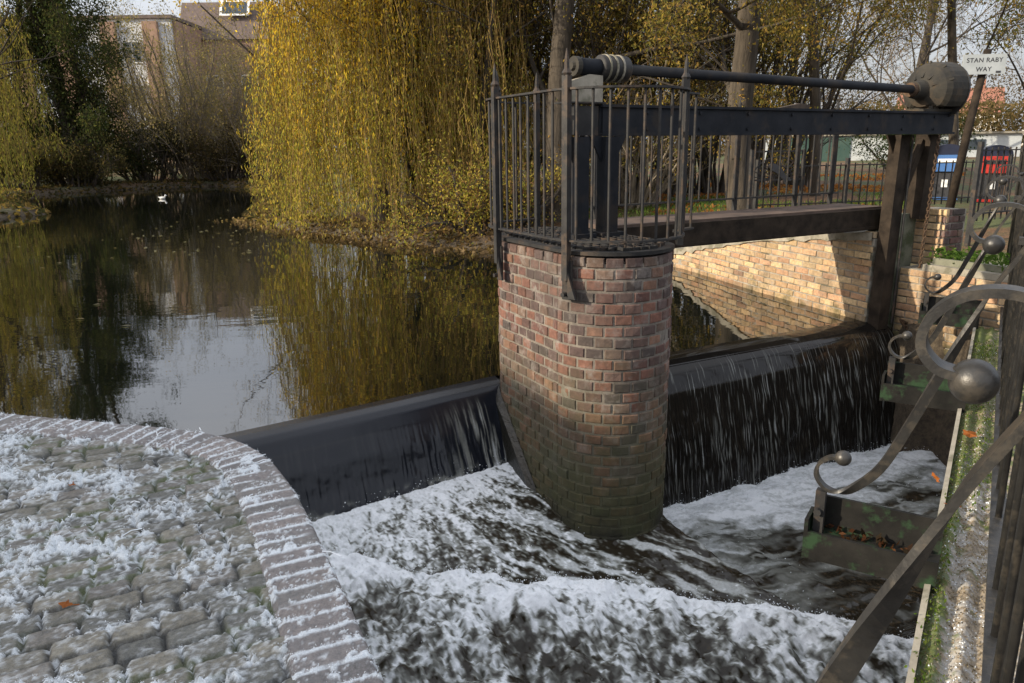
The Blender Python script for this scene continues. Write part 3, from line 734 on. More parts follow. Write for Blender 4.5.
# ================================================================== RIGHT ABUTMENT
ab = thing('abutment', 'sunlit brick abutment with concrete gate slot at the right end of the weir', 'abutment', P3(5.4, .3, -1.3))
rng = np.random.default_rng(9)
mb = MB()
bricks(mb, [[float(v) for v in XY(5.215, -.02)], [float(v) for v in XY(5.215, 1.02)]], -1.30, 30, .18, .0585, STOCK, rng)          # face to the water
mb.build('brickwork', M['stock'], ab)
mb = MB()
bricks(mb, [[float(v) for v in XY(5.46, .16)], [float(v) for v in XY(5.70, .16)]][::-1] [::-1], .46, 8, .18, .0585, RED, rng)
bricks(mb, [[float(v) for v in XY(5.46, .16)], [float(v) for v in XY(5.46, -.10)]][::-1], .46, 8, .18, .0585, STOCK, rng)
mb.build('pillar', M['stock'], ab)
mb = MB(); mb.box(P3(5.615, .49, -.425), (.78, 1.04, 1.75), axs); mb.box(P3(5.60, .02, .68), (.26, .26, .46), axs); mb.build('core', M['mortar'], ab)
mb = MB()
mb.box(P3(5.25, -.10, .28), (.33, .06, 1.2), axs); mb.box(P3(5.12, -.20, .28), (.06, .13, 1.2), axs); mb.build('gate_slot', M['concrete'], ab)
mb = MB(); mb.box(P3(5.47, .60, .475), (.50, .86, .05), axs); mb.build('ledge', M['stone'], ab)
mb = MB(); mb.box(P3(5.30, .58, .525), (.03, .75, .05), axs); mb.build('kerb', M['concrete'], ab)

# plant on the ledge
def leaves(centers, size, cols, rng, hang=0.0, aspect=.45, jit=.3):
    n = len(centers); d = rng.normal(size=(n, 3)); d[:, 2] -= hang*3; d /= np.linalg.norm(d, axis=1)[:, None]
    e = rng.normal(size=(n, 3)); e -= (e*d).sum(1)[:, None]*d; e /= np.linalg.norm(e, axis=1)[:, None]+1e-9
    s = (size*rng.uniform(1-jit, 1+jit, n))[:, None]
    c = np.asarray(centers); p0 = c - d*s*.5; p2 = c + d*s*.5; nn = np.cross(d, e)
    p1 = c + e*s*aspect*.5 + nn*s*.08; p3 = c - e*s*aspect*.5 + nn*s*.08
    V = np.stack([p0, p1, p2, p3], 1).reshape(-1, 3); F = np.arange(4*n).reshape(-1, 4)
    return V, F, np.repeat(cols, 4, 0)
_V, _F, _c = leaves(SPRAY[0], .0062, np.ones((len(SPRAY[0]), 3)), SPRAY[1], 0, .8, .6)
tag(quads_mesh('spray', _V, _F, M['frost']), 'fine white spray flying off the foaming water below the weirs', 'spray', kind='stuff')
def pick(pal, n, rng, var=.25):
    pal = np.asarray(pal); c = pal[rng.integers(len(pal), size=n)]; return c*rng.uniform(1-var, 1+var, (n, 1))
def leafobj(name, centers, size, pal, rng, parent=None, hang=0, aspect=.45, m=None, cols=None):
    V, F, c = leaves(centers, size, pick(pal, len(centers), rng) if cols is None else cols, rng, hang, aspect)
    return quads_mesh(name, V, F, m or M['leaf'], parent, c)
GREEN = [(.05, .10, .02), (.08, .14, .03), (.11, .17, .04)]
rng = np.random.default_rng(20)
pl_ = thing('ledge_plant', 'low green plant growing along the stone ledge beside the iron fence', 'plant', P3(5.4, .55, .50))
n = 600; c = np.stack(XY(5.42+rng.normal(0, .07, n), .15+.85*rng.random(n)), 1); c = np.column_stack([c, .50+.12*rng.random(n)**1.3])
leafobj('foliage', c, .05, GREEN, rng, pl_)

# ================================================================== RIGHT BANK WALL with mossy coping
bw = thing('bank_wall', 'low bank wall with mossy frosted coping under the iron fence', 'bank wall', FP(3, -.05, -1.3))
mb = MB(); mb.prism([(.02, -1.5), (.02, .10), (-.45, .10), (-.45, -1.5)], (FN[0], FN[1], 0), (0, 0, 1), FP(.2, 0, 0), (FS[0], FS[1], 0), 6.0)
mb.build('wall', M['wallside'], bw)
mb = MB(); mb.prism([(.050, .06), (.050, .150), (.033, .153), (.033, .06)], (FN[0], FN[1], 0), (0, 0, 1), FP(.2, 0, 0), (FS[0], FS[1], 0), 6.0)
mb.build('lip', M['stone'], bw)
s_ = np.arange(.9, 6.3, .006); n_ = np.arange(-.30, .034, .004); Sg, Ng = np.meshgrid(s_, n_)
h = .112 + .028*np.exp(-((Ng-.0)/.022)**2)*(.75+.35*fbm(Sg*22, Ng*22, 81)) + .028*np.exp(-((Ng+.062+.006*(fbm(Sg*3, 0*Ng, 82)-.5))/.022)**2)*(.80+.30*fbm(Sg*26, Ng*26, 83)) + .008*(fbm(Sg*60, Ng*60, 84)-.5) + .02*np.exp(-((Ng+.12)/.02)**2)*fbm(Sg*9, Ng*20, 80)
mo = sst(.40, .56, .5*fbm(Sg*16, Ng*22, 85)+.5*fbm(Sg*60, Ng*60, 55)+.55*np.exp(-((Ng-.018)/.028)**2)-.22 + .25*sst(2.4, 4, Sg))
fr = sst(.47, .60, fbm(Sg*24, Ng*28, 86)*.5 + fbm(Sg*80, Ng*80, 87)*.5 + .07*np.exp(-((Ng+.03)/.04)**2))*(1-.7*mo)*sst(4.4, 3.0, Sg)*.28
h = h + .012*mo*fbm(Sg*70, Ng*70, 88) + .005*fr*fbm(Sg*90, Ng*90, 89)
colr = np.array([.26, .215, .16])[None, None]*(.6+.8*fbm(Sg*90, Ng*90, 90))[..., None]
V = np.stack([Sg*FS[0]+Ng*FN[0], Sg*FS[1]+Ng*FN[1], h], -1).reshape(-1, 3)
quads_mesh('coping', V, grid_faces(len(n_), len(s_))[:, ::-1], M['cobble'], bw, colr.reshape(-1, 3), {'frost': fr.ravel(), 'moss': mo.ravel()}, smooth=True)
# moss tufts and grass blades on the coping
rng = np.random.default_rng(21)
n = 1500; s0 = 1.6+4.2*rng.random(n)**.8; nn_ = rng.normal(.012, .016, n) - np.where(s0 > 3.0, rng.random(n)*.10, 0)
keep_ = fbm(s0*5, nn_*8, 91) > .43; s0 = s0[keep_]; nn_ = nn_[keep_]; n = len(s0)
c = np.column_stack([s0*FS[0]+nn_*FN[0], s0*FS[1]+nn_*FN[1], .140+.022*rng.random(n)])
tag(leafobj('moss_tuft', c, .015, [(.07, .12, .02), (.12, .18, .03), (.17, .22, .05), (.10, .13, .03)], rng, bw, hang=-.5, aspect=.4), kind='stuff')
n = 9000; s0 = 1.3+4.5*rng.random(n)**1.3; nn_ = rng.uniform(-.125, .03, n); ji = np.clip(((s0-.9)/.006).astype(int), 0, len(s_)-1); ii = np.clip(((nn_+.30)/.004).astype(int), 0, len(n_)-1)
zz_ = h[ii, ji]; wf_ = rng.random(n) < np.clip(fr[ii, ji]*2.2+.05, 0, .8)
c = np.column_stack([s0*FS[0]+nn_*FN[0], s0*FS[1]+nn_*FN[1], zz_+.001+.002*rng.random(n)])
tag(leafobj('grit', c[~wf_], .0055, [(.34, .28, .2), (.24, .19, .13), (.44, .38, .3), (.14, .11, .08), (.3, .22, .14)], rng, bw, 0, .9), kind='stuff')
_V, _F, _c = leaves(c[wf_], .0055, np.ones((int(wf_.sum()), 3)), rng, 0, .6, .5)
tag(quads_mesh('frost', _V, _F, M['frost'], bw), kind='stuff')
# fallen leaves on / by the wall
def curled_leaf(name, label, p, size, col, seed, tilt=(0, 0, 0)):
    r_ = np.random.default_rng(seed); from mathutils import Euler
    out = [(-.5, 0), (-.3, .16), (-.12, .22), (.0, .36), (.12, .2), (.28, .22), (.5, .0), (.28, -.2), (.1, -.22), (-.02, -.34), (-.14, -.2), (-.32, -.15)]
    V = [(0, 0, .06)] + [(x, y, .18*(x*x+y*y)*2 + .05*r_.normal()) for x, y in out]; V = np.array(V)*size
    R = np.array(Euler(tilt).to_matrix()); V = V @ R.T + np.asarray(p)
    mb = MB(); k = len(out); mb.add(V, [(0, 1+i, 1+(i+1) % k) for i in range(k)], col)
    mb.tube([V[7], V[7]+R @ np.array([.35, .05, .06])*size], .0015, 4, col)
    return tag(mb.build(name, M['leaf']), label, 'leaf')
curled_leaf('fallen_leaf', 'curled orange dead leaf hanging low against the dark bank wall', FP(3.55, .09, .02), .075, (.50, .17, .05), 4, (.9, .5, 1.2))
curled_leaf('fallen_leaf', 'orange brown dead leaf lying on the mossy coping by the fence', FP(3.75, -.015, .175), .10, (.48, .16, .05), 5, (.25, .1, .6))
curled_leaf('fallen_leaf', 'dull brown leaf lying on the mossy coping farther from the near iron stay', FP(2.95, .0, .165), .05, (.28, .11, .05), 6, (.2, .3, 2))

# ================================================================== IRON FENCE with scroll stays
fen = thing('iron_fence', 'grey iron fence with spear pickets and ball ended scroll stays along the right bank', 'iron fence', FP(3, -.17, .1))
NF = -.122
axf = (np.array([FS[0], FS[1], 0]), np.array([FN[0], FN[1], 0]), np.array([0, 0, 1.]))
mb = MB()
for s in np.arange(.55, 8.6, .24):
    if min(abs(s-t) for t in (1.0, 2.42, 4.25, 6.3, 8.2)) < .05: continue
    mb.tube([FP(s, NF, .15), FP(s, NF, 1.42), FP(s, NF, 1.43), FP(s, NF, 1.54)], [.010, .010, .013, .001], 10)
mb.build('picket_panel', M['greyiron'], fen, True)
for z_ in (.26, 1.17):
    mb = MB(); mb.box(FP(4.6, NF, z_), (8.1, .045, .016), axf); mb.build('rail', M['greyiron'], fen)
for s in (1.0, 2.42, 4.25, 6.3, 8.2):
    mb = MB(); mb.box(FP(s, NF-.03, .70), (.04, .04, 1.30), axf); mb.box(FP(s, NF-.01, 1.362), (.075, .075, .024), axf)
    mb.box(FP(s, NF-.01, 1.42), (.045, .045, .09), axf, taper=.55); mb.sphere(FP(s, NF-.01, 1.475), .022, 10, 7)
    mb.build('post', M['greyiron'], fen)
def bez(ctrl, n=90):
    P = np.asarray(ctrl, float); k = len(P); out = []                    # Catmull-Rom
    Q = np.vstack([2*P[0]-P[1], P, 2*P[-1]-P[-2]])
    for i in range(k-1):
        p0, p1, p2, p3 = Q[i:i+4]
        for t in np.linspace(0, 1, n//(k-1), endpoint=False):
            out.append(.5*((2*p1)+(-p0+p2)*t+(2*p0-5*p1+4*p2-p3)*t*t+(-p0+3*p1-3*p2+p3)*t**3))
    out.append(P[-1]); return np.array(out)
LOW = [(.325, .475), (.352, .478), (.385, .452), (.393, .412), (.368, .375), (.33, .364), (.285, .384), (.209, .474), (.143, .634), (.074, .824), (-.003, 1.030), (-.06, 1.145)]
UP = [(-.06, 1.145), (-.088, 1.215), (-.075, 1.262), (-.03, 1.284), (.02, 1.278), (.052, 1.248), (.058, 1.215), (.04, 1.190), (.012, 1.182)]
def flat_strip(mb, prof, s, wd, th, twist=None):
    P = np.asarray(prof); T = np.gradient(P, axis=0); T /= np.linalg.norm(T, axis=1)[:, None]; N = np.stack([-T[:, 1], T[:, 0]], 1); n = len(P); V = []
    for i in range(n):
        tw = 0 if twist is None else twist(i/(n-1)); c_, s2 = math.cos(tw), math.sin(tw)
        base = np.array(FP(s, P[i, 0], P[i, 1])); nv = axf[1]*N[i, 0] + axf[2]*N[i, 1]; sv = axf[0]
        e1 = sv*c_ + nv*s2; e2 = -sv*s2 + nv*c_
        for (u, v) in ((-1, -1), (1, -1), (1, 1), (-1, 1)): V.append(base + e1*u*wd/2 + e2*v*th/2)
    F = []
    for i in range(n-1):
        for j in range(4): F.append((4*i+j, 4*i+(j+1) % 4, 4*i+4+(j+1) % 4, 4*i+4+j))
    F += [(3, 2, 1, 0), (4*n-4, 4*n-3, 4*n-2, 4*n-1)]
    mb.add(V, F)
for s in (1.0, 2.42, 4.25, 6.3):
    prof = np.vstack([bez(LOW, 110), bez(UP, 90)[1:]])
    mb = MB(); tw = lambda t: 1.35*(sst(.22, .34, t)-sst(.42, .52, t))
    flat_strip(mb, prof, s, .036 if s < 1.5 else .028, .011, tw)
    st = mb.build('scroll_stay', M['greyiron'], fen)
    for (nn_, zz_, r_) in ((.318, .482, .025), (.0, 1.176, .027)):
        mb = MB(); mb.sphere(FP(s, nn_, zz_), r_, 20, 12); mb.build('ball', M['greyiron'], st, True)
    mb = MB(); mb.box(FP(s, -.105, 1.19), (.02, .10, .02), axf); mb.sphere(FP(s, -.10, 1.225), .02, 8, 6, (1, 1, .7)); mb.build('rosette', M['greyiron'], st)
    # steel bracket tray cantilevered from the wall
    b0, b1 = .02, .395
    mb = MB(); nl = b1-b0
    mb.box(FP(s+.045, (b0+b1)/2, .262), (.012, nl, .125), axf)              # back flange
    mb.box(FP(s+.0, (b0+b1)/2, .205), (.080, nl, .012), axf)                # tray floor
    mb.box(FP(s-.046, (b0+b1)/2, .180), (.012, nl, .095), axf)              # painted front face
    mb.box(FP(s-.0, b1+.006, .20), (.104, .012, .14), axf)                  # end plate
    mb.build('bracket', M['greenpaint'], fen)
    mb = MB(); mb.box(FP(s, .372, .285), (.030, .03, .15), axf); mb.tube([FP(s-.03, .375, .29), FP(s+.03, .375, .29)], .012, 8)
    mb.build('clamp', M['iron'], fen)
rng = np.random.default_rng(22)
c = []
for i in range(46): c.append(FP(2.42+rng.uniform(-.03, .035), rng.uniform(.05, .36), .217+.015*rng.random()))
tag(leafobj('leaf_litter', np.array(c), .032, [(.08, .035, .02), (.05, .03, .02), (.11, .05, .025), (.04, .03, .02)], rng), 'brown dead leaves caught in the near green bracket tray', 'dead leaves', kind='stuff')

# ================================================================== COBBLED WALL TOP with frost
cw = thing('cobbled_wall', 'frost covered cobbled wall top edged with brick coping beside the pond', 'cobbled wall', (-1.2, 1.8, -1.3))
EDGE = [(-4.6, 3.55), (-3.3, 3.17), (-2.053, 2.842), (-1.589, 2.721), (-1.25, 2.63), (-1.05, 2.55), (-.94, 2.47), (-.86, 2.39), (-.79, 2.30), (-.71, 2.17), (-.633, 2.031), (-.467, 1.694), (-.255, 1.241), (.02, .66)]
ed = bez(EDGE, 520); cl = np.concatenate([[0], np.cumsum(np.hypot(*np.diff(ed, axis=0).T))]); TL = cl[-1]
CW_, ZC = .160, .45
ns = int(TL/.006); nt_ = 40
sv = np.linspace(0, TL, ns); ex = np.interp(sv, cl, ed[:, 0]); ey = np.interp(sv, cl, ed[:, 1])
tx = np.gradient(ex); ty = np.gradient(ey); ln = np.hypot(tx, ty); tx /= ln; ty /= ln
for _ in range(60):
    tx[1:-1] = (tx[:-2]+2*tx[1:-1]+tx[2:])/4; ty[1:-1] = (ty[:-2]+2*ty[1:-1]+ty[2:])/4
nx, ny = ty, -tx                                                            # inward = to the right of travel? fixed below
if (nx[ns//2]*(-1.6-ex[ns//2]) + ny[ns//2]*(1.4-ey[ns//2])) < 0: nx, ny = -nx, -ny
tv = np.linspace(0, CW_, nt_); Sg, Tg = np.meshgrid(sv, tv)
bi = Sg/.062 + .12*(vnoise(Tg*3, Sg*0, 7)-.5); fr_ = bi-np.floor(bi); jt = np.minimum(fr_, 1-fr_)*.062
idx = np.floor(bi); rb = _h(idx.astype(np.int64), (idx*0).astype(np.int64), 5); rb2 = _h(idx.astype(np.int64), (idx*0).astype(np.int64)+1, 6)
j1 = sst(.0, .009, jt)
hb = ZC + .004*j1 + .002*(rb-.5) + .004*(fbm(Sg*30, Tg*30, 92)-.5) - .010*sst(.010, .0, Tg) - .008*sst(CW_-.012, CW_, Tg)
cl1 = fbm(Sg*13, Tg*13, 93); cl2 = fbm(Sg*45, Tg*45, 94); cl3 = fbm(Sg*130, Tg*130, 95)
frj = (1-sst(.0025, .0065, jt+.010*(cl2-.5)+.008*(cl3-.5)))*sst(.36, .50, fbm(Sg*9, Tg*7, 96)+.05)
frc = sst(.60, .66, .45*cl1+.35*cl2+.2*cl3)*.9
frs = sst(.55, .70, cl3)*sst(.42, .60, cl2)*.6
fr = np.clip(frj + frc + frs + .10, 0, 1)
hb = hb + .006*np.clip(frj+frc, 0, 1)*(.4+cl3) 
bc = np.array([[.135, .115, .11], [.12, .105, .102], [.15, .125, .116], [.115, .102, .095]])[(rb2*3.99).astype(int)]*(.8+.4*rb[..., None])
X = ex[None]+Tg*nx[None]; Y = ey[None]+Tg*ny[None]
V = np.stack([X, Y, hb], -1).reshape(-1, 3)
Fg = grid_faces(nt_, ns)
lowo = np.stack([ex, ey, np.full(ns, ZC-.075)], 1); lowi = np.stack([X[-1], Y[-1], np.full(ns, ZC-.075)], 1)   # outer and inner sides
n0 = len(V); V2 = np.vstack([V, lowo, lowi]); jj = np.arange(ns-1)
Fo = np.stack([jj, jj+1, n0+jj+1, n0+jj], 1)[:, ::-1]; Fi = np.stack([(nt_-1)*ns+jj, (nt_-1)*ns+jj+1, n0+ns+jj+1, n0+ns+jj], 1)
pad = lambda arr, val: np.concatenate([arr.ravel(), np.full(2*ns, val)])
cc = np.vstack([bc.reshape(-1, 3), np.full((2*ns, 3), .09)])
quads_mesh('coping', V2, np.vstack([Fg, Fo, Fi]), M['cobble'], cw, cc, {'frost': pad(fr, .1), 'moss': pad(fr*0, 0)}, smooth=True)
frost_pts = [V[(fr.ravel() > .8)]]
# cobbles inside the coping
inner = np.stack([ex+nx*(CW_-.012), ey+ny*(CW_-.012)], 1)[::12]
polyc = np.vstack([inner, [(-.3, .66), (-4.6, .66)]])
gx_ = np.arange(-3.3, .0, .0052); gy_ = np.arange(.72, 3.2, .0052); GX, GY = np.meshgrid(gx_, gy_)
sdc = sdist(GX.ravel()[::1], GY.ravel()[::1], polyc[::2]).reshape(GX.shape)
ca, cb = toab(GX, GY); 
ca = ca + .02*(fbm(GX*3, GY*3, 101)-.5); cb = cb + .02*(fbm(GX*3, GY*3, 102)-.5)
RWD, RLN = .070, .104
row = np.floor(cb/RWD); fv = cb/RWD-row; ro_ = _h(row.astype(np.int64), (row*0).astype(np.int64), 3)*1.0
cu = ca/RLN + ro_ + .0; ci = np.floor(cu); fu = cu-ci
# jitter the joints between neighbours in a row
jL = (_h(ci.astype(np.int64), row.astype(np.int64), 8)-.5)*.35; jR = (_h(ci.astype(np.int64)+1, row.astype(np.int64), 8)-.5)*.35
du = np.minimum(fu-jL*.5, 1+jR*.5-fu)*RLN; dv_ = np.minimum(fv, 1-fv)*RWD
# round the corners
r0 = .016; ed_ = np.where((du < r0) & (dv_ < r0), r0-np.hypot(r0-du, r0-dv_), np.minimum(du, dv_)) + .006*(fbm(GX*28, GY*28, 103)-.5)
cid = _h(ci.astype(np.int64), row.astype(np.int64), 11); cid2 = _h(ci.astype(np.int64), row.astype(np.int64), 12)
dome = 1-(1-np.clip(ed_/.0105, 0, 1))**2.4
hz = ZC - .017 + .014*dome + .007*(cid-.5) + .007*(fbm(GX*24, GY*24, 104)-.5) + .004*(fbm(GX*80, GY*80, 105)-.5)
c1 = fbm(GX*9, GY*9, 106); c2 = fbm(GX*34, GY*34, 107); c3 = fbm(GX*120, GY*120, 108)
jm = 1-sst(.002, .012, ed_+.01*(c2-.5))
fj = jm*sst(.47, .60, c1*.4+c2*.3+c3*.3)
fc = sst(.590, .650, .42*c1+.34*c2+.24*c3)
fd = sst(.46, .64, c3)*sst(.33, .58, c2*.5+c1*.5)*.6
fr = np.clip(fj*.75 + fc*.9 + .75*fd + .05, 0, 1)
mo = np.clip(jm*1.1, 0, 1)*sst(.40, .58, fbm(GX*4, GY*4, 109))*.7*(1-.6*fj)
hz = hz + (.009*np.clip(.7*fj+fc, 0, 1))*(.2+1.3*c3) + .0025*fd
pc = np.array([[.125, .118, .095], [.10, .098, .084], [.145, .135, .108], [.095, .095, .084], [.13, .12, .105]])[(cid2*4.99).astype(int)]*(.8+.4*cid[..., None])
pcm = (1-.78*(1-sst(.001, .010, ed_))*(1-fr))[..., None]; pc = pc*pcm
ok = (sdc < .0); F = grid_faces(len(gy_), len(gx_)); F = F[ok.ravel()[F].all(1)]
used = np.unique(F); remap = np.full(GX.size, -1); remap[used] = np.arange(len(used))
V = np.stack([GX.ravel(), GY.ravel(), hz.ravel()], 1)[used]
quads_mesh('cobbles', V, remap[F], M['cobble'], cw, pc.reshape(-1, 3)[used], {'frost': fr.ravel()[used], 'moss': mo.ravel()[used]}, smooth=True)
frost_pts.append(V[fr.ravel()[used] > .8])
fp = np.vstack(frost_pts); rng = np.random.default_rng(30)
fp = fp[rng.choice(len(fp), 52000)] + rng.normal(0, .003, (52000, 3))
fp[:, 2] += .003*rng.random(len(fp))
V, F, c_ = leaves(fp, .0032, np.ones((len(fp), 3)), rng, 0, .5, .55)
tag(quads_mesh('frost', V, F, M['frost'], cw), kind='stuff')
# dead twigs and leaves frozen on the cobbles
tw_ = MB()
for i in range(55):
    k = rng.integers(len(fp)); p = fp[k]; d_ = rng.normal(size=2); d_ /= np.linalg.norm(d_); L = rng.uniform(.02, .06)
    tw_.tube([p+(0, 0, .004), p+np.array([d_[0]*L*.5, d_[1]*L*.5, .010]), p+np.array([d_[0]*L+.004, d_[1]*L, .006])], .0015, 4)
tag(tw_.build('twig_litter', M['frost'], cw), kind='stuff')
for i, (x, y, l_) in enumerate(((-1.02, 1.50, 'small orange leaf frozen on the cobbles near the brick coping'), (-1.40, 1.28, 'small brown leaf frozen between cobbles at the lower left'), (-1.36, 2.13, 'tiny rust coloured leaf lying on the far cobbles'))):
    curled_leaf('frozen_leaf', l_, (x, y, ZC+.012), .035, (.36, .13, .05), 40+i, (.2, .2, i))
# sides of the wall below the coping
mb = MB(); off = .17
po = np.stack([ex+nx*off, ey+ny*off], 1)[::15]; n = len(po)
V = [(p[0], p[1], -1.6) for p in po] + [(p[0], p[1], ZC-.07) for p in po]
mb.add(V, [(i, i+1, n+i+1, n+i) for i in range(n-1)])
bp = [tuple(p) for p in po] + [(-.3, .66), (-4.6, .66)]; n = len(bp)
mb.add([(p[0], p[1], ZC-.07) for p in bp], [tuple(range(n))])
mb.add([(.05, .66, -1.6), (-4.6, .66, -1.6), (-4.6, .66, ZC-.0), (.05, .66, ZC-.0)], [(0, 1, 2, 3)])
mb.build('wall', M['wallside'], cw)

# path behind the camera, over the tail of the channel
mb = MB(); mb.box((1.2, -1.9, -.02), (14, 4.4, .2)); tag(mb.build('path', M['asphalt']), kind='structure')

exec_trees = True
# ================================================================== TREES
class Tree:
    def __init__(s, rng): s.rng = rng; s.br = []
    def grow(s, p, d, L, r, lvl, maxl, nseg=7, wander=.18, up=.06, kids=(5, 6), ang=.8, lr=.62, tmin=.25):
        rng = s.rng; pts = [np.array(p, float)]; d = np.array(d, float); d /= np.linalg.norm(d)
        for i in range(nseg):
            d = d + rng.normal(0, wander*(.45 if lvl == 0 and maxl == 4 else 1), 3) + np.array([0, 0, up]); d /= np.linalg.norm(d); pts.append(pts[-1] + d*L/nseg)
        pts = np.array(pts); rr = r*np.linspace(1, .25 if lvl else .35, nseg+1)**1.0
        s.br.append((pts, rr, lvl))
        if lvl >= maxl: return
        k = rng.integers(kids[0], kids[1]+1)
        for j in range(k):
            t = tmin + (1-tmin)*(j+rng.random())/k; i = min(int(t*nseg), nseg-1); f = t*nseg-i
            q = pts[i]*(1-f)+pts[i+1]*f; dd = pts[i+1]-pts[i]; dd /= np.linalg.norm(dd)
            side = rng.normal(size=3); side -= (side@dd)*dd; side /= np.linalg.norm(side)
            a_ = ang*rng.uniform(.6, 1.25); nd = dd*math.cos(a_)+side*math.sin(a_)
            s.grow(q, nd, L*lr*(1.15-.55*t)*rng.uniform(.75, 1.2), max(rr[i]*(.30 if lvl == 0 else .58), .004), lvl+1, maxl, max(4, nseg-1), wander*1.15, up, kids, ang, lr, .15)
    def wood(s, name, parent, m, lo, hi, thin=None):
        mb = MB()
        for pts, rr, l in s.br:
            if lo <= l <= hi: mb.tube(pts, rr, 9 if l == 0 else 6 if l == 1 else 4 if l == 2 else 3, cap=False)
        if mb.n: return mb.build(name, m, parent, True)
    def samples(s, n, lo, spread, pull=None):
        rng = s.rng; B = [b for b in s.br if b[2] >= lo]; L = np.array([np.linalg.norm(b[0][-1]-b[0][0]) for b in B]); pr = L/L.sum()
        ks = rng.choice(len(B), n, p=pr); out = np.zeros((n, 3)); t = rng.random(n)
        for k in np.unique(ks):
            w_ = ks == k; P = B[k][0]; u = t[w_]*(len(P)-1)
            out[w_] = np.stack([np.interp(u, np.arange(len(P)), P[:, i]) for i in range(3)], 1)
        # clump the foliage unevenly
        return out + rng.normal(0, spread, (n, 3))
def gz1(x, y): return float(ground_z(np.array([x]), np.array([y]))[0])
def clumped(c, thr, fr=1.2, seed=0):
    v = fbm(c[:, 0]*fr+c[:, 2]*.7*fr, c[:, 1]*fr+c[:, 2]*.9*fr, seed, 3); return c[v > thr]
def tree(name, label, cat, x, y, H, r, seed, nleaf, lsize, pal, group=None, maxl=3, lean=(0, 0), spread=.10, kids=(5, 7), bark='bark', twig='darktwig', ang=.8, up=.06, tmin=.25, wander=.12, lr=.6, thr=.40, hang=.3):
    rng = np.random.default_rng(seed); z = gz1(x, y)-.1; t = thing(name, label, cat, (x, y, z), group)
    T = Tree(rng); T.grow((x, y, z), (lean[0], lean[1], 1), H, r, 0, maxl, 9, wander, up, kids, ang, lr, tmin)
    T.wood('trunk', t, M[bark], 0, 0); T.wood('limbs', t, M[bark], 1, 1); T.wood('twigs', t, M[twig], 2, 9)
    if nleaf:
        c = clumped(T.samples(nleaf, max(1, maxl-1), spread), thr, 1.1, seed); c = c[c[:, 2] > z+.4]
        leafobj('crown', c, lsize, pal, rng, t, hang)
    return t
OLIVE = [(.22, .18, .05), (.30, .23, .06), (.13, .13, .04), (.38, .27, .07), (.17, .15, .05), (.36, .22, .07), (.16, .11, .05)]
YELL = [(.72, .48, .06), (.78, .55, .07), (.62, .45, .07), (.54, .43, .09), (.74, .44, .05)]
GOLDG = [(.40, .34, .08), (.32, .31, .07), (.46, .36, .08), (.27, .28, .06), (.50, .37, .09)]
BROWN = [(.16, .10, .05), (.22, .13, .06), (.12, .085, .05), (.26, .15, .06)]

def willow(name, label, x, y, H, R, seed, nst, pals, zlo, low=.3, perleaf=.07, leafs=.085, squash=1.0, group=None, trunk_r=.28):
    rng = np.random.default_rng(seed); z = gz1(x, y)-.1; t = thing(name, label, 'tree', (x, y, z), group)
    T = Tree(rng); T.grow((x, y, z), (.05, -.05, 1), H*.55, trunk_r, 0, 2, 8, .10, .05, (6, 8), .8, .75, .3)
    T.wood('trunk', t, M['bark'], 0, 0); T.wood('limbs', t, M['bark'], 1, 2)
    # hanging withies from the dome
    cs_, cols, mbw = [], [], MB()
    for i in range(nst):
        th = rng.uniform(0, 2*math.pi); rr_ = R*math.sqrt(rng.uniform(.05, 1)); k = rng.random()
        rr_ *= 1+.22*(fbm(np.array([th*1.6]), np.array([.5]), seed+7)[0]-.5)*2
        hz_ = z + H*(1-.62*(rr_/R)**2)*rng.uniform(.45, 1.0)
        sx = x + rr_*math.cos(th); sy = y + rr_*math.sin(th)*squash
        bot = max(zlo+ rng.exponential(low), hz_-rng.uniform(2, 7)) if rng.random() < .9 else hz_-rng.uniform(1, 2)
        # gather withies in curtains
        if rng.random() < (.14 if sx < x+.4 else .42): continue
        g = fbm(np.array([sx*1.4]), np.array([sy*1.4]), seed)[0]
        bot += max(0, (.5-g))*9
        L = hz_-bot
        if L < .4: continue
        n = max(6, int(L/.10)); u = np.linspace(0, 1, n); out = rng.uniform(.1, .6)*R/3
        px = sx + out*math.cos(th)*np.sin(u*1.6)*.6 + .05*np.sin(u*9+th*7) + .10*(fbm(u*2+i*3.1, u*0+.3, seed+1)-.5)
        py = sy + out*math.sin(th)*np.sin(u*1.6)*.6 + .05*np.cos(u*8+th*5)
        pz = hz_ - L*u
        mbw.tube(np.stack([px, py, pz], 1)[::max(1, n//8)], .0042, 3, cap=False)
        m_ = max(6, int(L/perleaf)); uu = rng.random(m_)
        C = np.stack([np.interp(uu, u, px), np.interp(uu, u, py), np.interp(uu, u, pz)], 1) + rng.normal(0, .055, (m_, 3))
        fr_ = np.clip((C[:, 2]-z)/H*1.5 + rng.normal(0, .22, m_) + .6*(g-.5), 0, .999)
        pi = (fr_*len(pals)).astype(int); base = np.array([pals[a_][rng.integers(len(pals[a_]))] for a_ in pi])
        cs_.append(C); cols.append(base*rng.uniform(.7, 1.25, (m_, 1))*rng.uniform(.8, 1.15))
    C = np.vstack(cs_); K = np.vstack(cols)
    mbw.build('withies', M['withy'], t)
    leafobj('crown', C, leafs, None, rng, t, .9, .22, cols=K)
    return t
willow('willow_tree', 'golden weeping willow trailing its curtains to the pond edge left of the pier', -2.3, 13.8, 8.5, 2.0, 51, 1600, [GOLDG, GOLDG, YELL, YELL], .04, .22, .042, .068, 1.0, trunk_r=.30)
willow('willow_tree', 'olive weeping willow at the far left edge of the pond', -14.6, 20.6, 9.5, 2.2, 52, 700, [[(.22, .21, .06), (.28, .25, .07), (.17, .18, .05)], [(.26, .24, .06), (.34, .29, .07)], [(.38, .30, .07), (.46, .33, .08)]], .05, .3, .075, .11)

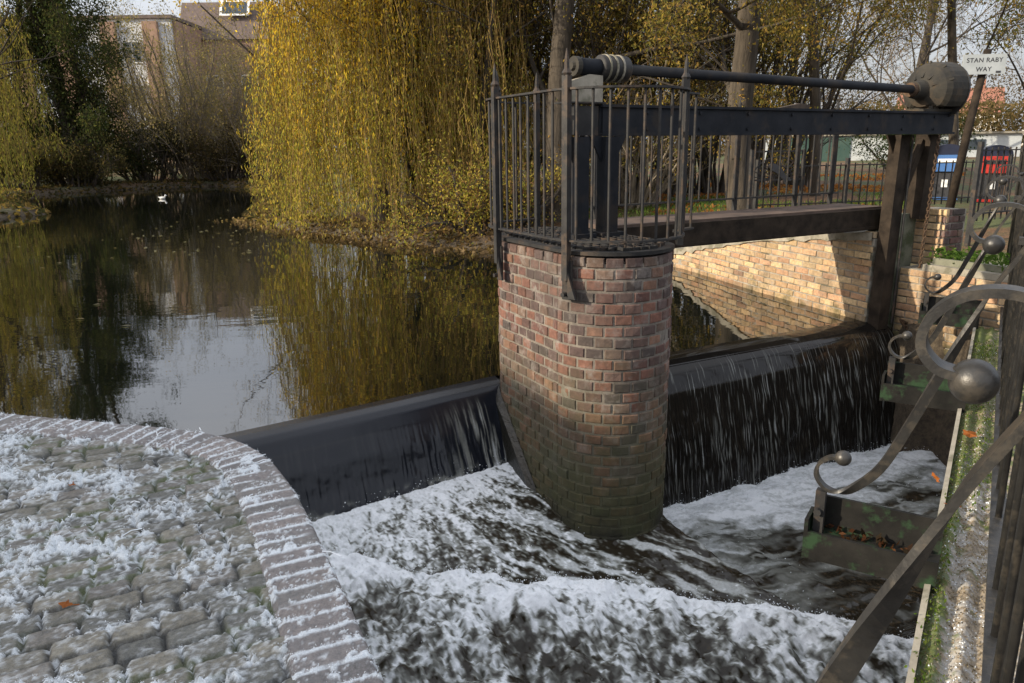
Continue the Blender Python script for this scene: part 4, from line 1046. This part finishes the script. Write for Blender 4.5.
willow('willow_tree', 'smaller olive brown weeping tree trailing to the water just left of the pier railing', -.55, 13.0, 6.5, 1.0, 53, 420, [GOLDG+[(.3, .2, .08)], GOLDG+[(.34, .24, .09)], OLIVE+BROWN], .10, .35, .05, .065, 1.0, trunk_r=.12)
tr = 'trees on the right bank'
tree('yellow_tree', 'bright golden leaved tree with dark limbs among the top of the weeping willow', 'tree', -2.0, 13.6, 7.0, .10, 92, 30000, .06, YELL+[(.55, .42, .08)], None, 4, (.02, -.04), .16, (7, 9), tmin=.25, up=.0, lr=.38, thr=.44, ang=1.0)
tree('leafy_tree', 'thick trunked tree with sparse olive leaves standing behind the footbridge railing', 'tree', 3.55, 11.6, 8.0, .21, 361, 60000, .05, OLIVE, tr, 4, (-.13, 0), .12, (7, 8), tmin=.14, up=.0, lr=.50, thr=.36, ang=1.0)
tree('leafy_tree', 'dark trunked tree spreading yellow leaved limbs over the pond behind the pier', 'tree', .75, 12.4, 8.0, .20, 262, 60000, .05, OLIVE+[(.4, .26, .05)], tr, 4, (-.02, -.02), .12, (7, 8), tmin=.14, up=.0, lr=.52, thr=.38, ang=1.0)
tree('leafy_tree', 'many branched tree with hanging olive leaves behind the gear shaft', 'tree', 5.6, 14.0, 8, .11, 64, 50000, .055, OLIVE, tr, 4, (-.05, 0), .14, (7, 8), tmin=.14, up=.0, lr=.50, thr=.40, ang=1.0)
tree('leafy_tree', 'loose branched tree with thin leaves reaching over the street sign', 'tree', 7.9, 13.6, 7.5, .09, 65, 26000, .055, OLIVE+[(.12, .14, .03)], tr, 4, (-.03, -.03), .14, (6, 8), tmin=.2, up=.0, lr=.52, thr=.44, ang=1.0)
tree('bare_tree', 'bare reddish winter tree behind the red litter bin at the right edge', 'tree', 13.5, 19.5, 8, .13, 67, 6000, .06, BROWN, tr, 4, (0, 0), .1, (7, 9), twig='twig', thr=.4, tmin=.15, lr=.55)
tree('bare_tree', 'bare dark tree with forked limbs between the gear housing and the sign', 'tree', 12.2, 24.0, 9, .15, 68, 6000, .07, BROWN, tr, 4, (.05, 0), .1, (7, 9), tmin=.15, lr=.55)
tree('bare_tree', 'thin leaved tree seen above the middle of the shaft', 'tree', 8.0, 22.5, 9, .14, 69, 14000, .07, OLIVE, tr, 4, (0, 0), .2, (7, 9), tmin=.12, lr=.52)
tree('bare_tree', 'brown winter tree far behind the street sign', 'tree', 16.5, 31.0, 9, .16, 75, 9000, .08, BROWN, tr, 4, (0, 0), .2, (7, 9), twig='twig', tmin=.12, lr=.55)
# far side of the pond
IVY = [(.035, .05, .02), (.05, .065, .028), (.045, .052, .024), (.08, .08, .033), (.065, .06, .03)]
def ivy_tree(label, x, y, H, R, seed, n):
    rng = np.random.default_rng(seed); z = gz1(x, y)-.1; t = thing('ivy_tree', label, 'tree', (x, y, z)); T = Tree(rng)
    for k in range(3):
        T.grow((x+rng.normal(0, .35), y+rng.normal(0, .35), z), (rng.normal(0, .10), rng.normal(0, .08), 1), H*rng.uniform(.85, 1.1), .16, 0, 3, 9, .10, .03, (9, 11), 1.0, .30, .03)
    T.wood('trunk', t, M['bark'], 0, 0); T.wood('limbs', t, M['darktwig'], 1, 1); T.wood('twigs', t, M['darktwig'], 2, 9)
    c = T.samples(n, 1, .26); hh = (c[:, 2]-z)/H
    v = fbm(c[:, 0]*.8+c[:, 2]*.5, c[:, 1]*.8+c[:, 2]*.7, seed, 3); c = c[(v > .36+.30*sst(.55, .95, hh)) & (c[:, 2] > z+.3)]
    tr0 = [b for b in T.br if b[2] == 0]; m = n//3; u = rng.random(m)*.85*9; ks = rng.integers(3, size=m); e = np.zeros((m, 3))
    for k in range(3):
        w_ = ks == k; e[w_] = np.stack([np.interp(u[w_], np.arange(10), tr0[k][0][:, i]) for i in range(3)], 1)
    th = rng.uniform(0, 6.28, m); rr_ = np.abs(rng.normal(0, .75, m))*(1.25-.09*u); e += np.stack([np.cos(th)*rr_, np.sin(th)*rr_, rng.normal(0, .2, m)], 1)
    leafobj('crown', np.vstack([c, e]), .12, IVY, rng, t, .4); return t
ivy_tree('tall dark evergreen tree clad in ivy on the far bank of the pond', -17.5, 31.5, 12.5, 2.0, 72, 44000)
ivy_tree('second dark ivy clad tree rising beside the left willow', -19.6, 31.0, 13.5, 2.0, 73, 46000)
tree('bare_tree', 'bare tree with a few orange leaves rising above the left willow', 'tree', -21.6, 28.5, 12, .2, 74, 1800, .14, [(.5, .25, .04), (.45, .2, .04)], None, 4, (.03, 0), .3, (6, 7), tmin=.3)
def shrub(name, label, x, y, H, R, seed, nst, nleaf, pal, twig='twig', lsize=.10, thr=.42, spr=(.1, .75), group=None):
    rng = np.random.default_rng(seed); z = gz1(x, y)-.1; t = thing(name, label, 'shrub', (x, y, z), group)
    T = Tree(rng)
    for i in range(nst):
        th = rng.uniform(0, 6.28); r0_ = R*.45*math.sqrt(rng.random()); sp = rng.uniform(*spr)
        T.grow((x+r0_*math.cos(th), y+r0_*math.sin(th), z), (sp*math.cos(th), sp*math.sin(th), 1), H*rng.uniform(.45, .95), .03+.02*rng.random(), 0, 2, 6, .14, .02, (5, 7), .55, .5, .25)
    T.wood('stems', t, M[twig], 0, 9)
    c = clumped(T.samples(nleaf, 1, .14), thr, .9, seed); leafobj('foliage', c, lsize, pal, rng, t, .3)
    return t
shrub('shrub', 'large pale twiggy shrub on the far bank below the brick block', -14.4, 35.8, 7.6, 3.4, 81, 90, 30000, [(.28, .22, .11), (.36, .28, .14), (.22, .19, .09), (.42, .31, .13)])
shrub('shrub', 'brown twiggy shrub on the far bank beside the golden willow', -10.6, 34.5, 6.0, 2.6, 82, 55, 16000, [(.24, .18, .09), (.32, .24, .12), (.20, .16, .07)])
shrub('shrub', 'dark low shrub at the water edge beneath the ivy tree', -15.8, 33.8, 2.6, 2.0, 83, 40, 16000, [(.03, .04, .018), (.05, .055, .025), (.09, .075, .03)], 'darktwig')
shrub('shrub', 'olive low shrub at the far water edge left of the gull', -18.6, 29.0, 2.2, 1.8, 84, 36, 12000, [(.06, .06, .025), (.09, .08, .03), (.14, .10, .03)], 'darktwig')
shrub('shrub', 'brown leafed low shrub on the far bank next to the willow curtain', -12.5, 34.6, 2.4, 2.2, 85, 40, 14000, [(.08, .06, .03), (.12, .085, .04), (.06, .055, .03)], 'darktwig')
shrub('shrub', 'grey olive low shrub under the hanging branches of the ivy tree', -17.2, 30.6, 2.0, 1.8, 90, 34, 12000, [(.08, .075, .035), (.11, .10, .045), (.15, .11, .05)], 'darktwig')
shrub('shrub', 'round dark green bush behind the red litter bin', 11.8, 22.5, 2.0, 1.2, 86, 26, 9000, [(.03, .05, .018), (.05, .075, .025)], 'darktwig', .08, .3)
shrub('shrub', 'low tangled undergrowth at the foot of the smaller weeping tree', -.3, 11.9, 1.3, 1.2, 87, 30, 14000, GOLDG+BROWN, 'darktwig', .05, .33)
shrub('shrub', 'thicket of thin stems behind the dark column of the pier', 1.9, 13.6, 2.8, 1.6, 89, 46, 9000, OLIVE, 'twig', .055, .38)
for (x, y, H, R_, sd_, nl, l_) in ((-1.1, 14.6, 6.2, 1.6, 201, 26000, 'thicket of upright leafy stems in the right fringe of the golden willow'), (.1, 15.0, 6.6, 1.8, 202, 30000, 'tall olive thicket left of the pier bearing block'),
    (1.3, 14.6, 6.4, 1.7, 203, 30000, 'tall leafy thicket behind the dark pier columns and collar'), (2.6, 15.2, 6.8, 1.8, 204, 22000, 'tall olive thicket between the collar and the thick trunk'),
    (4.2, 16.0, 6.8, 1.9, 205, 18000, 'tall yellow green thicket right of the thick trunk'), (6.2, 18.0, 6.0, 2.0, 206, 9000, 'looser tall thicket behind the right half of the shaft'), (-2.6, 17.6, 7.0, 2.0, 207, 22000, 'brownish thicket behind the golden willow')):
    shrub('thicket', l_, x, y, H, R_, sd_, 34, nl, OLIVE+([(.34, .22, .05)] if sd_ % 2 else BROWN[:2]), 'darktwig', .055, .33, (.05, .35), 'thickets on the right bank')
c_n = 9000; t = rng.random(c_n) if False else np.random.default_rng(401).random(c_n)
rg = np.random.default_rng(402); fs_ = np.vstack([SHORE[4:17]]); cl = np.concatenate([[0], np.cumsum(np.hypot(*np.diff(fs_, axis=0).T))])
gx1 = np.interp(t*cl[-1], cl, fs_[:, 0])+rg.normal(0, .9, c_n); gy1 = np.interp(t*cl[-1], cl, fs_[:, 1])+rg.normal(0, .9, c_n); k_ = sdist(gx1, gy1, SHORE) > .02
c = np.column_stack([gx1, gy1, np.maximum(ground_z(gx1, gy1), 0)+.08*rg.random(c_n)])[k_]
tag(leafobj('ground_cover', c, .16, [(.10, .08, .04), (.06, .06, .03), (.16, .11, .05), (.20, .14, .05)], rg, None, 0, .5), 'low ground cover and litter along the far shore of the pond', 'ground cover', kind='stuff')
# far-off woods closing the view: read as one mass
rng = np.random.default_rng(95)
def wood(name, label, x0, y0, x1, y1, h, n, pal, seed, sz=.22):
    rng = np.random.default_rng(seed); t = rng.random(n); cx = x0+(x1-x0)*t; cy = y0+(y1-y0)*t+rng.normal(0, 1.2, n)
    top = h*(.55+.8*fbm(cx*.25, cx*0+1, seed)); cz = .4+top*rng.random(n)**.8
    tag(leafobj(name, np.column_stack([cx, cy, cz]), sz, pal, rng, None, .2), label, 'trees', kind='stuff')
wood('far_trees', 'far dark line of trees behind the left side of the pond', -34, 38, -3, 43, 3.0, 16000, [(.10, .085, .05), (.13, .11, .06), (.08, .08, .045), (.17, .13, .07)], 96)
wood('far_hedge', 'far brown hedge line beyond the low pale building on the right', 0, 50, 48, 40, 3.6, 30000, [(.16, .11, .055), (.12, .09, .045), (.20, .14, .065), (.10, .085, .04)], 97, .26)
wood('far_trees', 'far bare treetops beyond the houses on the right', 10, 62, 62, 48, 6.5, 26000, [(.14, .11, .08), (.12, .09, .07), (.18, .13, .08)], 98, .22)

# ================================================================== grass, litter, floating leaves
rng = np.random.default_rng(99)
n = 26000; gx1 = rng.uniform(1.0, 9, n); gy1 = rng.uniform(6.2, 14, n); k_ = (sdist(gx1, gy1, SHORE) > .12) & (fbm(gx1*.9, gy1*.9, 110) > .42) & (gx1*FN[0]+gy1*FN[1] > .9)
gx1 = gx1[k_]; gy1 = gy1[k_]; c = np.column_stack([gx1, gy1, ground_z(gx1, gy1)+.035])
tag(leafobj('grass', c, .09, [(.06, .11, .02), (.09, .15, .03), (.13, .18, .04)], rng, None, -.9, .12, M['blade']), 'short green grass on the bank behind the brick retaining wall', 'grass', kind='stuff')
n = 16000; gx1 = rng.uniform(2.2, 16, n); gy1 = rng.uniform(7, 22, n); k_ = (sdist(gx1, gy1, SHORE) > .3) & (fbm(gx1*.5, gy1*.5, 111) > .46) & (gx1*FN[0]+gy1*FN[1] > .9)
gx1 = gx1[k_]; gy1 = gy1[k_]; c = np.column_stack([gx1, gy1, ground_z(gx1, gy1)+.02])
tag(leafobj('leaf_litter', c, .085, [(.42, .16, .05), (.34, .13, .05), (.26, .11, .05), (.48, .22, .08)], rng, None, 0, .7), 'orange fallen leaves on the bank beyond the footbridge', 'fallen leaves', kind='stuff')
n = 3000; t = rng.random(n); si = np.array([[-5.9, 16.6], [-5.0, 15.1], [-3.9, 13.7], [-3.1, 12.95], [-2.2, 12.0], [-1.37, 11.35], [-.7, 11.0], [-.1, 10.75], [1, 10.1]])
cl = np.concatenate([[0], np.cumsum(np.hypot(*np.diff(si, axis=0).T))]); gx1 = np.interp(t*cl[-1], cl, si[:, 0])+rng.normal(.25, .3, n); gy1 = np.interp(t*cl[-1], cl, si[:, 1])+rng.normal(.25, .3, n)
c = np.column_stack([gx1, gy1, np.maximum(ground_z(gx1, gy1), 0)+.015])
tag(leafobj('leaf_litter', c, .08, [(.24, .17, .09), (.18, .12, .06), (.12, .085, .05)], rng, None, 0, .6), 'brown litter along the water line under the golden willow', 'fallen leaves', kind='stuff')
n = 150; fx = np.concatenate([rng.normal(-4.6, 1.3, n), rng.uniform(-8, 1, 14)]); fy = np.concatenate([rng.normal(14.5, 3.2, n), rng.uniform(6, 13, 14)])
k_ = (sdist(fx, fy, SHORE) < -.1) & (toab(fx, fy)[1] < -.6); fx = fx[k_]; fy = fy[k_]; n = len(fx)
V = []; F = []
for i in range(n):
    s = rng.uniform(.02, .055); th = rng.uniform(0, 6.28)
    for j, (u, v) in enumerate(((-1, 0), (0, .45), (1, 0), (0, -.45))): V.append((fx[i]+s*(u*math.cos(th)-v*math.sin(th)), fy[i]+s*(u*math.sin(th)+v*math.cos(th)), .006+.004*(j % 2)))
tag(quads_mesh('floating_leaves', np.array(V), np.arange(4*n).reshape(-1, 4), M['leaf'], None, np.repeat(pick([(.30, .27, .18), (.22, .18, .10), (.36, .33, .24)], n, rng), 4, 0)), 'scatter of small pale leaves floating on the pond', 'floating leaves', kind='stuff')

# gull on the water
g = thing('gull', 'small white gull floating far out on the pond', 'bird', (-11.2, 24.6, 0))
mb = MB(); G = lambda x, z: (-11.2+x*.5, 24.6, z*.5)
mb.sphere(G(0, .07), .08, 14, 9, (1.25, .6, .55)); mb.tube([G(.15, .10), G(.2, .2)], [.028, .02], 8); mb.sphere(G(.21, .22), .03, 10, 7); mb.tube([G(.25, .215), G(.32, .205)], [.009, .002], 6)
mb.tube([G(-.15, .10), G(-.27, .13)], [.025, .005], 6)
mb.build('body', M['feather'], g, True)

# ================================================================== far railing with fan panel on the right bank
def far_rail(name, label, p, q, z, h, sp, posts):
    t = thing(name, label, 'railing', (*p, z)); p = np.array(p); q = np.array(q); L = np.linalg.norm(q-p); d_ = (q-p)/L
    at = lambda s, zz: (p[0]+d_[0]*s, p[1]+d_[1]*s, zz)
    mb = MB()
    for s in np.arange(0, L, sp): mb.tube([at(s, z), at(s, z+h)], .009, 5)
    mb.build('picket_panel', M['iron'], t)
    for zz in (z+.08, z+h-.03):
        mb = MB(); mb.bar(at(0, zz), at(L, zz), .03, .014); mb.build('rail', M['iron'], t)
    for s in np.linspace(0, L, posts):
        mb = MB(); mb.bar(at(s, z-.3), at(s, z+h+.06), .045); mb.build('post', M['iron'], t)
    return t
fr1 = far_rail('park_railing', 'low black railing across the leafy bank beyond the footbridge', (3.1, 9.6), (6.9, 10.6), .62, .58, .11, 4)
far_rail('park_railing', 'black railing beside the pavement in front of the parked cars', (5.0, 8.2), (9.2, 10.4), .60, .78, .11, 4)
t = thing('fan_panel', 'iron fan shaped panel with a dark bird shape in it behind the footbridge', 'ornament', (3.05, 9.45, .62))
c = np.array([3.28, 9.42, 1.02]); ux = np.array([.97, .26, 0])
mb = MB()
for th in np.linspace(.15, math.pi-.15, 13):
    d_ = ux*math.cos(th) + np.array([0, 0, 1])*math.sin(th)*.8; mb.tube([c+d_*.05, c+d_*.34], .006, 5)
for r_ in (.12, .22, .34): mb.tube([c+ux*math.cos(x)*r_ + np.array([0, 0, math.sin(x)*.8*r_]) for x in np.linspace(0, math.pi, 18)], .007, 5)
mb.build('fan', M['iron'], t)
mb = MB()
for s_ in (-.36, .36): mb.bar(c+ux*s_+np.array([0, 0, -.5]), c+ux*s_+np.array([0, 0, .36]), .035)
mb.bar(c+ux*-.36+np.array([0, 0, .34]), c+ux*.36+np.array([0, 0, .34]), .02); mb.bar(c-ux*.36, c+ux*.36, .02)
mb.build('frame', M['iron'], t)
mb = MB(); bp = [(-.14, .17), (-.10, .20), (-.04, .19), (.03, .15), (.10, .06), (.17, .02), (.19, -.02), (.13, -.01), (.12, -.06), (.08, .0), (.0, .07), (-.08, .11)]
mb.prism(bp, ux, (0, 0, 1), c+np.array([.01, -.03, 0]), (-ux[1], ux[0], 0), .02); mb.build('bird_shape', M['ink'], t)

# ================================================================== STREET SIGN
sg = thing('street_sign', 'pale street name sign on a dark leaning post right of the gear housing', 'sign', (5.28, 9.0, .5))
mb = MB(); mb.tube([(5.20, 9.05, .2), (5.34, 9.04, 1.6), (5.44, 9.03, 2.45)], [.05, .045, .04], 10); mb.build('post', M['darktimber'], sg, True)
yaw = math.atan2(.30, 1); ux = np.array([math.cos(.12), -math.sin(.12)*0 + .0, 0]); ux = np.array([.985, -.17, 0]); uy = np.array([.17, .985, 0]); uz = np.array([0, 0, 1.])
pc_ = np.array([5.375, 8.965, 2.285])
mb = MB(); mb.box(pc_, (.45, .016, .215), (ux, uy, uz)); plate = mb.build('plate', M['signface'], sg)
def letters(txt, size, cx, cz):
    cu_ = bpy.data.curves.new('lettering', 'FONT'); cu_.body = txt; cu_.size = size; cu_.align_x = 'CENTER'; cu_.align_y = 'CENTER'; cu_.extrude = .0012; cu_.space_character = 1.08; cu_.offset = .0006
    ob = bpy.data.objects.new('lettering', cu_); COL.objects.link(ob)
    dg = bpy.context.evaluated_depsgraph_get(); me = bpy.data.meshes.new_from_object(ob.evaluated_get(dg)); bpy.data.objects.remove(ob)
    V = np.zeros(len(me.vertices)*3); me.vertices.foreach_get('co', V); V = V.reshape(-1, 3)
    org = pc_ - uy*.0085 + ux*cx + uz*cz
    Wd = org + V[:, :1]*ux + V[:, 1:2]*uz - V[:, 2:3]*uy - root_loc(sg)
    me.vertices.foreach_set('co', Wd.ravel()); me.materials.clear(); me.materials.append(M['ink']); me.update()
    o = bpy.data.objects.new('lettering', me); COL.objects.link(o); o.parent = plate
letters('STAN RABY', .068, 0, .042); letters('WAY', .068, .0, -.055)
mb = MB(); mb.box(pc_-uy*.0095+ux*.155-uz*.085, (.05, .003, .022), (ux, uy, uz)); mb.build('emblem', M['ink'], plate)

# ================================================================== parked cars, low building, house
M['redpaint'] = pm('red_bin_panel', (.42, .03, .02), (.50, .04, .03), 2, .35, 0, .02, 10, .001)
M['bluepaint'] = pm('blue_bin_panel', (.05, .13, .34), (.07, .17, .40), 2, .35, 0, .02, 10, .001)
M['navy'] = pm('navy_lid', (.012, .016, .035), (.02, .025, .05), 4, .35)
def litter_bin(label, x, y, paint, yaw=-.45):
    z = gz1(x, y); t = thing('litter_bin', label, 'bin', (x, y, z)); c_, s_ = math.cos(yaw), math.sin(yaw)
    fx = np.array([c_, s_, 0]); fy = np.array([-s_, c_, 0]); o = np.array([x, y, z])
    mb = MB(); mb.box(o+uz*.36, (.42, .40, .72), (fx, fy, uz)); mb.build('body', M['ink'], t)
    mb = MB(); pr = [(-.22, .72), (.22, .72)] + [(.22*math.cos(q), .72+.04+.14*math.sin(q)) for q in np.linspace(0, math.pi, 14)]
    mb.prism(pr, fx, uz, o-fy*.22, fy, .44); mb.build('lid', M['navy'], t)
    mb = MB(); mb.box(o-fy*.232+uz*.60, (.36, .02, .26), (fx, fy, uz)); pn = mb.build('front_panel', paint, t)
    mb = MB(); mb.box(o-fy*.245+uz*.64, (.26, .012, .06), (fx, fy, uz)); mb.build('slot', M['ink'] if paint is M['redpaint'] else M['white'], pn)
    mb = MB(); mb.box(o-fy*.206+uz*.04, (.42, .014, .04), (fx, fy, uz)); mb.build('trim', paint, t)
    mb = MB(); mb.box(o-fy*.206+uz*.28, (.09, .014, .12), (fx, fy, uz)); mb.build('notice', M['white'], t)
litter_bin('red fronted litter bin with a dark rounded lid beyond the railing at the right edge', 7.75, 12.3, M['redpaint'])
litter_bin('blue fronted litter bin with a dark rounded lid behind the right sluice post', 7.15, 12.6, M['bluepaint'])
M['palewall'] = pm('pale_blue_wall', (.42, .46, .48), (.5, .53, .54), 3, .7)
M['greenwall'] = pm('dark_green_wall', (.03, .07, .06), (.05, .09, .075), 3, .7)
lb = thing('low_building', 'long low pale blue building with small windows far behind the footbridge', 'building', (14, 36, .5))
d_ = np.array([.97, -.24, 0]); e_ = np.array([.24, .97, 0])
mb = MB(); mb.box(np.array([16.2, 35.2, 1.0]), (11.5, 3, 1.5), (d_, e_, uz)); mb.build('wall', M['palewall'], lb)
mb = MB(); mb.box(np.array([16.2, 35.2, 1.78]), (11.8, 3.3, .08), (d_, e_, uz)); mb.build('roof', M['stone'], lb)
for k in (1.2, 2.6, 4.0):
    mb = MB(); mb.box(np.array([16.2, 35.2, 1.3])+d_*k-e_*1.51, (.8, .04, .42), (d_, e_, uz)); mb.build('window', M['glass'], lb)
mb = MB(); mb.box(np.array([16.2, 35.2, 1.0])-d_*2.2-e_*1.52, (2.6, .05, 1.35), (d_, e_, uz)); mb.build('door', M['greenwall'], lb)
M['render'] = pm('cream_render', (.5, .47, .42), (.58, .55, .5), 2, .85)
M['tile'] = pm('red_roof_tile', (.22, .09, .06), (.32, .14, .09), 6, .85, 0, .6, 12, .03)
M['slate'] = pm('brown_slate', (.10, .075, .065), (.15, .11, .095), 4, .8, 0, .5, 10, .03)
def house(label, x, y, wx, wy, h, rh, yaw):
    t = thing('house', label, 'house', (x, y, .5)); c_, s_ = math.cos(yaw), math.sin(yaw); fx = np.array([c_, s_, 0]); fy = np.array([-s_, c_, 0]); o = np.array([x, y, .5])
    mb = MB(); mb.box(o+uz*h/2, (wx, wy, h), (fx, fy, uz)); mb.build('wall', M['render'], t)
    mb = MB(); mb.prism([(-wy/2-.4, h+.02), (wy/2+.4, h+.02), (0, h+rh)], fy, uz, o-fx*(wx/2+.3), fx, wx+.6); rf = mb.build('roof', M['tile'], t)
    mb = MB(); mb.box(o+fx*wx*.3+uz*(h+rh), (.8, .6, 1.6), (fx, fy, uz)); mb.build('chimney', M['tile'], rf)
    for a_ in (-.28, .08, .33):
        for zz in (1.4, 4.1):
            if zz > h-.6: continue
            mb = MB(); mb.box(o+fx*wx*a_-fy*(wy/2+.01)+uz*zz, (1.2, .06, 1.2), (fx, fy, uz)); wf = mb.build('window', M['white'], t)
            mb = MB(); mb.box(o+fx*wx*a_-fy*(wy/2+.045)+uz*zz, (1.0, .03, 1.0), (fx, fy, uz)); mb.build('pane', M['glass'], wf)
house('cream house with a red tiled roof far behind the gear housing', 46, 82, 9, 7, 3.6, 2.6, -.5)
house('second cream house with a steep red roof far right behind the sign', 57, 78, 9, 7, 4.0, 3.0, -.6)

# far apartment building and brick block at the top left
M['panel'] = pm('pale_cladding', (.55, .57, .6), (.63, .64, .65), 1.5, .7)
M['farbrick'] = pm('far_brown_brick', (.26, .16, .11), (.33, .21, .15), 2, .9)
ap = thing('apartment_building', 'long pale apartment building with brown brick bands behind the far trees', 'building', (-27, 58, 0))
bx0, bx1, by = -46.0, -23.8, 57.0
mb = MB(); mb.box(((bx0+bx1)/2, by+5, 5.3), (bx1-bx0, 10, 10.6)); mb.build('wall', M['panel'], ap)
mb = MB(); mb.box(((bx0+bx1)/2, by+5, 10.72), (bx1-bx0+.4, 10.4, .22)); mb.build('roof', M['slate'], ap)
xs_ = [-44.5, -41.2, -37.9, -34.6, -31.4, -28.2, -25.2]
for xx in xs_:
    mb = MB(); mb.box((xx, by-.16, 5.2), (1.05, .3, 10.4)); mb.build('brick_band', M['farbrick'], ap)
mb = MB(); mb.box((bx1+.1, by+5, 5.3), (.2, 9.4, 10.4)); mb.build('end_wall', M['farbrick'], ap)
for i in range(len(xs_)-1):
    xm = (xs_[i]+xs_[i+1])/2; wd = xs_[i+1]-xs_[i]-1.2
    for zz in (2.4, 5.4, 8.4):
        mb = MB(); mb.box((xm, by-.05, zz), (wd*.72, .1, 1.5)); wf = mb.build('window', M['white'], ap)
        mb = MB(); mb.box((xm-wd*.17, by-.115, zz), (wd*.30, .03, 1.3)); mb.box((xm+wd*.17, by-.115, zz), (wd*.30, .03, 1.3)); mb.build('pane', M['glass'], wf)
bk = thing('brick_block', 'brown brick block with a sloping slate roof and skylight behind the far trees', 'building', (-20, 63, 0))
mb = MB(); mb.box((-21.7, 66, 4.9), (6.0, 8, 9.8)); mb.build('wall', M['farbrick'], bk)
mb = MB(); mb.prism([(-4.2, 9.82), (4.2, 9.82), (3.0, 12.2), (-2.6, 12.75)], (0, 1, 0), (0, 0, 1), (-25.4, 66, 0), (1, 0, 0), 7.0); rf = mb.build('roof', M['slate'], bk)
mb = MB(); mb.prism([(0, 0), (2.3, 0), (2.3, .12), (0, .12)], (1, 0, 0), (0, -.43, .0), (-22.2, 62.35, 11.6), (0, .43, .9), 1.3); sk_ = mb.build('skylight', M['white'], rf)
mb = MB(); mb.prism([(.2, .13), (2.1, .13), (2.1, .16), (.2, .16)], (1, 0, 0), (0, -.43, .0), (-22.2, 62.42, 11.75), (0, .43, .9), 1.0); mb.build('pane', M['glass'], sk_)
for zz in (3, 6.5):
    for xx in (-22.9, -20.2):
        mb = MB(); mb.box((xx, 61.97, zz), (1.3, .08, 1.5)); wf = mb.build('window', M['white'], bk)
        mb = MB(); mb.box((xx, 61.92, zz), (1.1, .03, 1.3)); mb.build('pane', M['glass'], wf)

# unseen building added behind left of the camera to shade cobbles and tail water
def EA(e, a_): return (.951*a_+.31*e, .31*a_-.951*e)
caster = thing('shade_caster', 'unseen house added to cast shade on the cobbles and tail water', 'building', (*EA(-5.2, -17), 0))
axm = (np.array([.31, -.951, 0]), np.array([.951, .31, 0]), uz)
cx, cy = EA(-5.2, -17)
mb = MB(); mb.box((cx, cy, 3.05), (8.4, 6, 6.1), axm); mb.build('wall', M['farbrick'], caster)
mb = MB(); mb.prism([(-3.1, 6.12), (3.1, 6.12), (0, 7.2)], axm[1], uz, np.array([cx, cy, 0])-axm[0]*4.25, axm[0], 8.5); mb.build('roof', M['slate'], caster)
